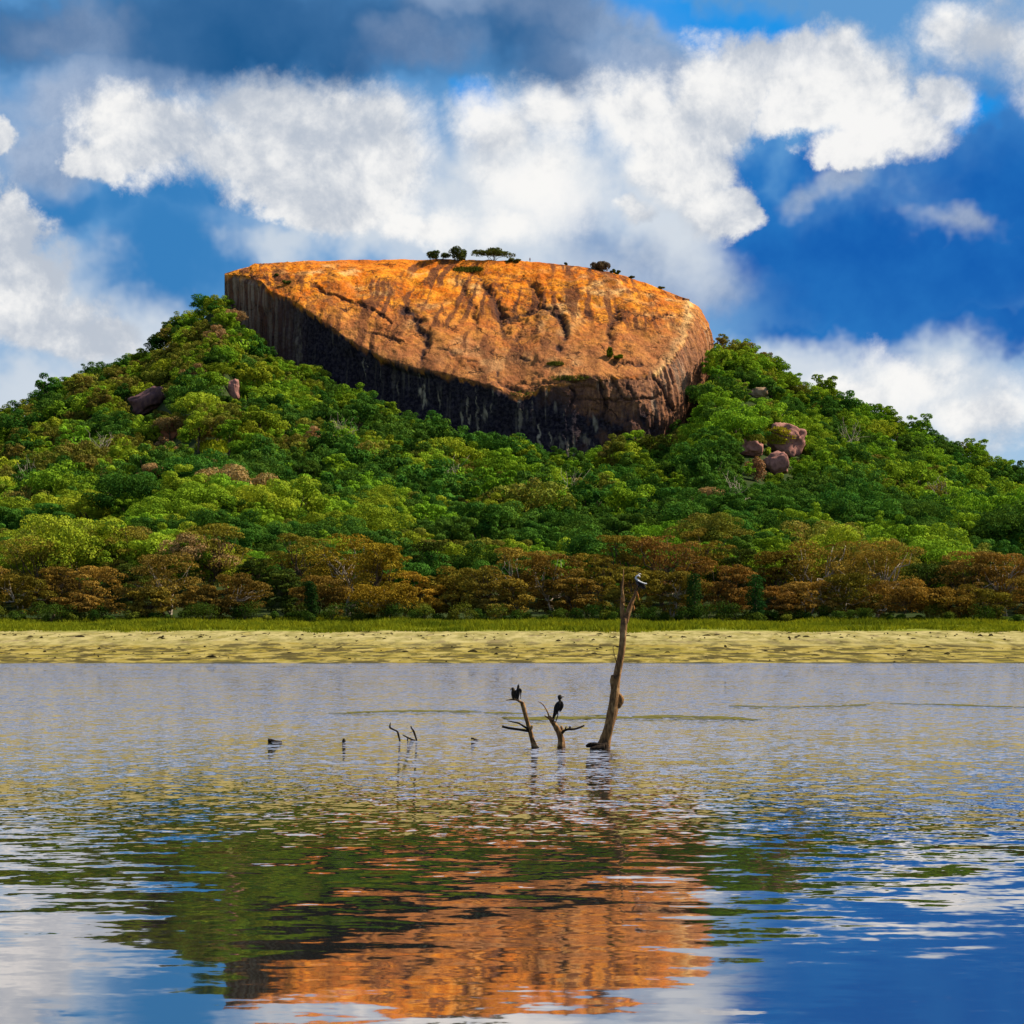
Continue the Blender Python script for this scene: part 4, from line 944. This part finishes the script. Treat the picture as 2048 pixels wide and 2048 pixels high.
skin('body', V, E, [.13, .12, .14, .06, .09, .08, .09, .06, .045, .035, .09, .06, .045, .035, .06, .045, .035, .03, .06, .045, .035, .03], SKIN, e)
obj('shirt', tube_mesh('shirt', [dict(path=[(0, 0, .9), (0, 0, 1.1), (0, 0, 1.3), (0, 0, 1.46)], radii=[.19, .17, .21, .10], n=12, squash=[.7]*4)]+[dict(path=[(s_*.16, 0, 1.43), (s_*.24, .02, 1.14)], radii=[.075, .06], n=8) for s_ in (-1, 1)], RED), e)
obj('trousers', tube_mesh('trousers', [dict(path=[(s_*.08, 0, .97), (s_*.105, -.005, .5), (s_*.12, .01, .1)], radii=[.115, .08, .065], n=8) for s_ in (-1, 1)], CLO), e)
obj('hair', tube_mesh('hair', [dict(path=[(0, .04, 1.62), (0, .02, 1.72), (0, .01, 1.8), (0, 0, 1.82)], radii=[.07, .105, .07, .02], n=10)], HAIR), e)

# ------------------------------------------------------------------ drowned trunks
m, b = new_mat('dead_wood')
tcn = b.n('ShaderNodeTexCoord').outputs['Object']; gp = b.n('ShaderNodeNewGeometry').outputs['Position']
n1 = b.noise(b.v('MULTIPLY', gp, (1, 1, .16)), 26, 6, .65, .4); n2 = b.noise(gp, 5, 5, .6)
zz = b.n('ShaderNodeSeparateXYZ', ins={0: gp}).outputs[2]
colr = b.mix(b.ss(n1, .35, .62), (.075, .036, .014), (.31, .155, .052))
colr = b.mix(b.m('MULTIPLY', b.ss(n2, .5, .68), .7), colr, (.48, .29, .12))
colr = b.mix(b.m('MULTIPLY', b.ss(n2, .46, .32), .7), colr, (.035, .022, .014))
colr = b.mix(b.ss(b.m('ADD', zz, b.m('MULTIPLY', n2, .35)),   .32, .12), colr, (.014, .010, .008))
DEAD = finish(m, b, b.n('ShaderNodeBsdfPrincipled', ins={'Base Color': colr, 'Roughness': .85, 'Specular IOR Level': .2, 'Normal': b.n('ShaderNodeBump', ins={'Height': n1, 'Strength': .8, 'Distance': .03}).outputs[0]}).outputs[0])
DARKW = plain_mat('wet_dark_wood', (.012, .009, .007), (.035, .024, .015), 20, .7, .4, (1, 1, .3)); PEEL = plain_mat('peeling_bark', (.30, .11, .025), (.42, .19, .06), 12, .85, .5, (1, 1, .3))
def wood(px_pts, rad, Y, seed, n=14, rough=.22, sub=4, dy=None):
    pts = []
    for i, (x, y) in enumerate(px_pts):
        q = px_at(x, y, Y); q[1] += (dy[i] if dy else 0); pts.append(q)
    return dict(path=pts, radii=[r_/F*Y for r_ in rad], n=n, rough=rough, seed=seed, sub=sub)
def wthing(name, loc_px, Y, label, cat, group=None):
    return empty(name, px_at(loc_px[0], loc_px[1], Y), label, cat, group)
def wpart(name, e, parts, mat):
    me = tube_mesh(name, parts, mat); me.transform(__import__('mathutils').Matrix.Translation(-e.location)); return obj(name, me, e)
GW = 'dead wood standing in the lake'
Yt = CAM_H*F/(1497-HZ)
e = wthing('dead_tree', (1209, 1497), Yt, 'tall dead leaning tree trunk with a forked top rising from the lake', 'dead tree', GW)
wpart('trunk', e, [wood([(1205, 1512), (1208, 1494), (1215, 1470), (1223, 1438), (1229, 1404), (1232, 1364), (1238, 1332), (1243, 1300), (1246, 1268), (1248, 1241), (1249, 1226)], [14.5, 13, 10.5, 10, 10, 7.8, 7, 6.6, 6.3, 6.2, 3.6], Yt, 1, 22),
    wood([(1224, 1350), (1226, 1362), (1225, 1376)], [2, 5.5, 3], Yt-.02, 2), wood([(1236, 1386), (1242, 1399), (1237, 1416)], [3, 6, 3], Yt, 3), wood([(1233, 1326), (1226, 1294), (1237, 1294)], [.8, .8, 2], Yt, 4, 6)], DEAD)
wpart('root', e, [wood([(1212, 1494), (1200, 1492), (1189, 1489), (1179, 1490), (1172, 1493)], [9, 7, 5, 5, 2.5], Yt-.15, 5), wood([(1210, 1496), (1190, 1497), (1180, 1498)], [8, 5, 2], Yt-.3, 6)], DARKW)
wpart('fork', e, [wood([(1247, 1246), (1245, 1228), (1244, 1210), (1245, 1192), (1244, 1176), (1246, 1160), (1247, 1139)], [5.5, 5, 4.2, 3.2, 2.2, 1.6, .5], Yt, 7)], DEAD)
wpart('fork', e, [wood([(1250, 1246), (1256, 1226), (1262, 1209), (1268, 1193), (1273, 1178), (1275, 1168)], [5.5, 5, 4.2, 3.2, 1.8, .8], Yt, 8)], DEAD)
wpart('bark_strip', e, [wood([(1273, 1182), (1276, 1192), (1277, 1201)], [.8, 1.8, .8], Yt-.1, 9), wood([(1264, 1206), (1268, 1216), (1265, 1222)], [.7, 2, .8], Yt-.1, 10), wood([(1243, 1196), (1245, 1203), (1251, 1206)], [1, 2.4, 1], Yt-.1, 11)], PEEL)
Ys = CAM_H*F/(1495-HZ)
e = wthing('dead_stump', (1069, 1495), Ys, 'slanting dead stump with a bent bare top branch where two birds sit', 'dead tree', GW)
wpart('trunk', e, [wood([(1072, 1508), (1069, 1493), (1064, 1478), (1060.5, 1464), (1056, 1448), (1050.5, 1429), (1046, 1411), (1044, 1404)], [8, 6.5, 4.8, 5, 4.4, 4.4, 4.4, 4], Ys, 21),
    wood([(1060, 1458), (1063, 1454), (1064, 1451)], [4, 3, 2.5], Ys-.02, 22), wood([(1066, 1488), (1072, 1493), (1078, 1497)], [3, 3.5, 2], Ys-.02, 23)], DEAD)
wpart('branch', e, [wood([(1047, 1407), (1040, 1403), (1033, 1400), (1024, 1399), (1012, 1400.5)], [3.2, 3, 2.2, 1.6, .7], Ys-.03, 24, 9)], DEAD)
wpart('branch', e, [wood([(1058, 1462), (1044, 1460), (1030, 1458), (1016, 1456), (1004, 1453)], [2.6, 2.2, 2.2, 2.2, 2.5], Ys-.03, 25, 9)], DARKW)
wpart('branch', e, [wood([(1057, 1459), (1048, 1453), (1038, 1447), (1027, 1444), (1014, 1441.5)], [2.2, 2, 1.8, 1.4, .5], Ys-.03, 26, 9)], DARKW)
e = wthing('dead_stump', (1122, 1495), Ys, 'pale dead stump with a curved thin twig and a dark side branch', 'dead tree', GW)
wpart('trunk', e, [wood([(1123, 1508), (1122, 1494), (1120.5, 1478), (1118, 1463), (1110.5, 1451), (1102.5, 1440), (1098, 1433)], [8, 7, 5.8, 6.4, 5.2, 4.6, 3], Ys, 31), wood([(1121, 1470), (1124, 1460), (1122, 1452)], [3, 3.2, 2], Ys, 34), wood([(1124, 1470), (1127, 1482), (1128, 1502)], [2, 3, 3.5], Ys+.05, 35)], DEAD)
wpart('branch', e, [wood([(1099, 1436), (1095.5, 1425), (1089.5, 1414), (1083, 1406.5), (1076, 1403.5)], [2.2, 1.5, 1.3, 1, .6], Ys, 32, 8), wood([(1098, 1436), (1093, 1434), (1089, 1431)], [2.4, 1.8, .8], Ys, 36, 8)], DEAD)
wpart('branch', e, [wood([(1124, 1466), (1129, 1461), (1137, 1458.5), (1147, 1458.5), (1158, 1455.5), (1169, 1451)], [2.8, 2.6, 2.6, 2.2, 2, 1.5], Ys-.03, 33, 9), wood([(1130, 1460), (1132.5, 1453)], [1.5, 1], Ys-.03, 37, 7), wood([(1140, 1457), (1139.5, 1453.5), (1142, 1455)], [1.3, 1.5, .8], Ys-.03, 38, 7)], DARKW)
Yw = CAM_H*F/(1480-HZ)
e = wthing('drowned_branch', (800, 1480), Yw, 'crooked thin twigs of a drowned branch sticking out of the water', 'branch', GW)
wpart('twig', e, [wood([(801, 1486), (798.5, 1477), (797, 1470), (794.5, 1463), (787, 1459), (780, 1454.5), (781, 1445)], [2, 1.8, 2, 1.6, 1.5, 1.8, .5], Yw, 41, 8)], DARKW)
wpart('twig', e, [wood([(834, 1486), (832.5, 1478), (829.5, 1469), (827, 1462), (823, 1456), (822, 1452)], [2.2, 2, 1.9, 2, 1.4, 1.2], Yw, 42, 8)], DARKW)
wpart('twig', e, [wood([(833, 1482), (824, 1479), (815, 1475), (805, 1469.5)], [1.8, 1.6, 1.5, 1], Yw+.1, 43, 8), wood([(816, 1476), (814, 1483)], [1.3, 1.2], Yw+.1, 44, 7), wood([(827, 1463), (818, 1466)], [.7, .4], Yw+.1, 45, 7)], DARKW)
for px, py, pts, rad, lab in [(549, 1483, [(536, 1480), (543, 1481.5), (552, 1484), (559, 1485), (564, 1485.5)], [3, 3.6, 3.4, 3.4, 2.6], 'short black log floating alone farthest left in the lake'), (688, 1483, [(688, 1489), (688, 1482), (687.5, 1477)], [3.2, 3.2, 1.5], 'tiny black stub poking out of the water between log and twigs'), (950, 1479, [(942, 1477), (948, 1478), (953, 1480.5), (960, 1481.5)], [2, 1.6, 2.2, 1.8], 'thin dark driftwood piece floating just left of the two stumps')]:
    Yl = CAM_H*F/(py+.5-HZ); e = wthing('driftwood', (px, py+.5), Yl, lab, 'driftwood', GW); wpart('wood', e, [wood(pts, rad, Yl, int(px), 10)], DARKW)

# ------------------------------------------------------------------ birds
FEATH = plain_mat('black_feathers', (.010, .009, .008), (.028, .024, .020), 30, .6, .3); BROWNF = plain_mat('brown_feathers', (.03, .022, .014), (.07, .05, .03), 30, .7, .3); WHITEF = plain_mat('white_feathers', (.75, .74, .72), (.62, .6, .58), 30, .7); BEAK = plain_mat('beak', (.10, .08, .05), (.16, .12, .07), 30, .5); GREYF = plain_mat('grey_feathers', (.05, .055, .06), (.10, .10, .11), 30, .7)
def bird(Y, label, body, rad, mat, parts, sq=.8):
    p0 = body[0]; e = empty('bird', px_at(p0[0], p0[1], Y), label, 'bird', 'birds perched on the dead wood')
    w_ = wood(body, rad, Y, 3, 14, .03, 5); w_['squash'] = sq
    wpart('body', e, [w_], mat)
    for nm, pts, r_, mt, off in parts:
        w_ = wood(pts, r_, Y+off, 5, 9, .03, 4)
        if nm == 'wing': w_['squash'] = .35
        wpart(nm, e, [w_], mt)
bird(Ys, 'black cormorant standing upright on the pale stump', [(1104.5, 1441), (1108, 1432), (1111.5, 1424), (1115, 1414), (1119.5, 1406), (1120, 1401), (1119, 1398), (1120, 1394.5), (1123, 1394)], [1.2, 2.8, 4.8, 6.8, 5.6, 2.4, 2.8, 5.2, 3.4], FEATH,
     [('beak', [(1122, 1395), (1126, 1393.5), (1129, 1394.5)], [1.8, 1.1, .4], BEAK, 0), ('wing', [(1123, 1403), (1124, 1411), (1121.5, 1419), (1119, 1424)], [2.2, 3.4, 2.6, .6], FEATH, -.03), ('wing', [(1112, 1408), (1111, 1416), (1109, 1424), (1107, 1430)], [1.6, 2.8, 2.2, .6], FEATH, -.04), ('crest', [(1117.5, 1392.5), (1119, 1391.5), (1122, 1392)], [1.2, 1.5, .8], FEATH, 0),
      ('foot', [(1115, 1423), (1115.5, 1431), (1111, 1445)], [1.3, 1.1, 1.0], FEATH, -.02), ('foot', [(1111, 1424), (1109, 1434), (1106, 1443)], [1.3, 1.1, 1.0], FEATH, -.06)])
bird(Ys-.05, 'brown bird facing left on the bent top branch of the slanting stump', [(1028, 1398.5), (1027, 1393), (1026.5, 1386), (1026.5, 1380), (1025.5, 1377), (1023.5, 1377.5)], [2.6, 3.8, 4.2, 3.4, 2.8, 1.6], BROWNF,
     [('beak', [(1024, 1377), (1021.5, 1379), (1020.5, 1381)], [1.4, .9, .3], BEAK, 0), ('wing', [(1029, 1381), (1030, 1388), (1029.5, 1396)], [1.6, 2.4, .8], BROWNF, -.04), ('foot', [(1026, 1396), (1026, 1399.5)], [.7, .6], BEAK, -.02), ('foot', [(1029, 1396), (1029, 1399.5)], [.7, .6], BEAK, -.04)])
bird(Ys-.1, 'dark bird with a raised head, right one of the pair on the slanting stump', [(1034.5, 1399), (1034, 1393), (1035, 1386), (1036.5, 1379.5), (1036.5, 1375), (1036.8, 1371.5), (1037.5, 1369.5)], [3.2, 4.6, 5.0, 4.0, 2.5, 2.2, .8], FEATH,
     [('wing', [(1039, 1378), (1041.5, 1381), (1041.5, 1388), (1041, 1398)], [2, 2.2, 1.2, .5], FEATH, -.03), ('wing', [(1031.5, 1380), (1030.8, 1387), (1031.5, 1395)], [1.3, 2.2, .8], FEATH, -.05), ('beak', [(1037.2, 1371), (1038, 1368.5), (1038.4, 1367)], [1.1, .7, .2], BEAK, 0), ('foot', [(1033, 1396), (1032.5, 1401)], [.9, .7], BEAK, -.03), ('foot', [(1037, 1396), (1037.5, 1402.5)], [.9, .7], BEAK, -.03)])
bird(Yt, 'dark darter with a curved white neck atop the tall forked trunk', [(1288, 1178), (1284, 1172), (1279, 1167), (1274.5, 1161), (1271.5, 1157), (1272.5, 1153), (1276, 1150.5), (1278.5, 1151.5)], [1.6, 4.2, 5.4, 4.2, 2.0, 1.5, 1.7, 1.3], GREYF,
     [('neck_plume', [(1280.5, 1154.5), (1278.5, 1151.5), (1274.5, 1151.5), (1271.3, 1155.5), (1273, 1159), (1279, 1163), (1285, 1165.5), (1291, 1167.5), (1293.5, 1166.5)], [.8, 1.3, 1.4, 1.6, 1.7, 1.5, 1.3, 1.5, .8], WHITEF, -.09), ('beak', [(1277, 1149.5), (1280, 1147.5), (1282.5, 1148.5)], [1.1, .9, .3], WHITEF, -.05), ('beak', [(1273, 1146), (1277, 1146.2), (1281, 1149)], [.5, .8, .3], BEAK, -.03), ('wing', [(1276, 1163), (1282, 1167), (1288, 1173), (1291, 1178)], [2.4, 4, 3, .8], FEATH, -.05), ('foot', [(1277, 1168), (1275, 1176)], [1.0, .7], FEATH, 0), ('foot', [(1279, 1169), (1274, 1180)], [1.0, .7], FEATH, -.04)])
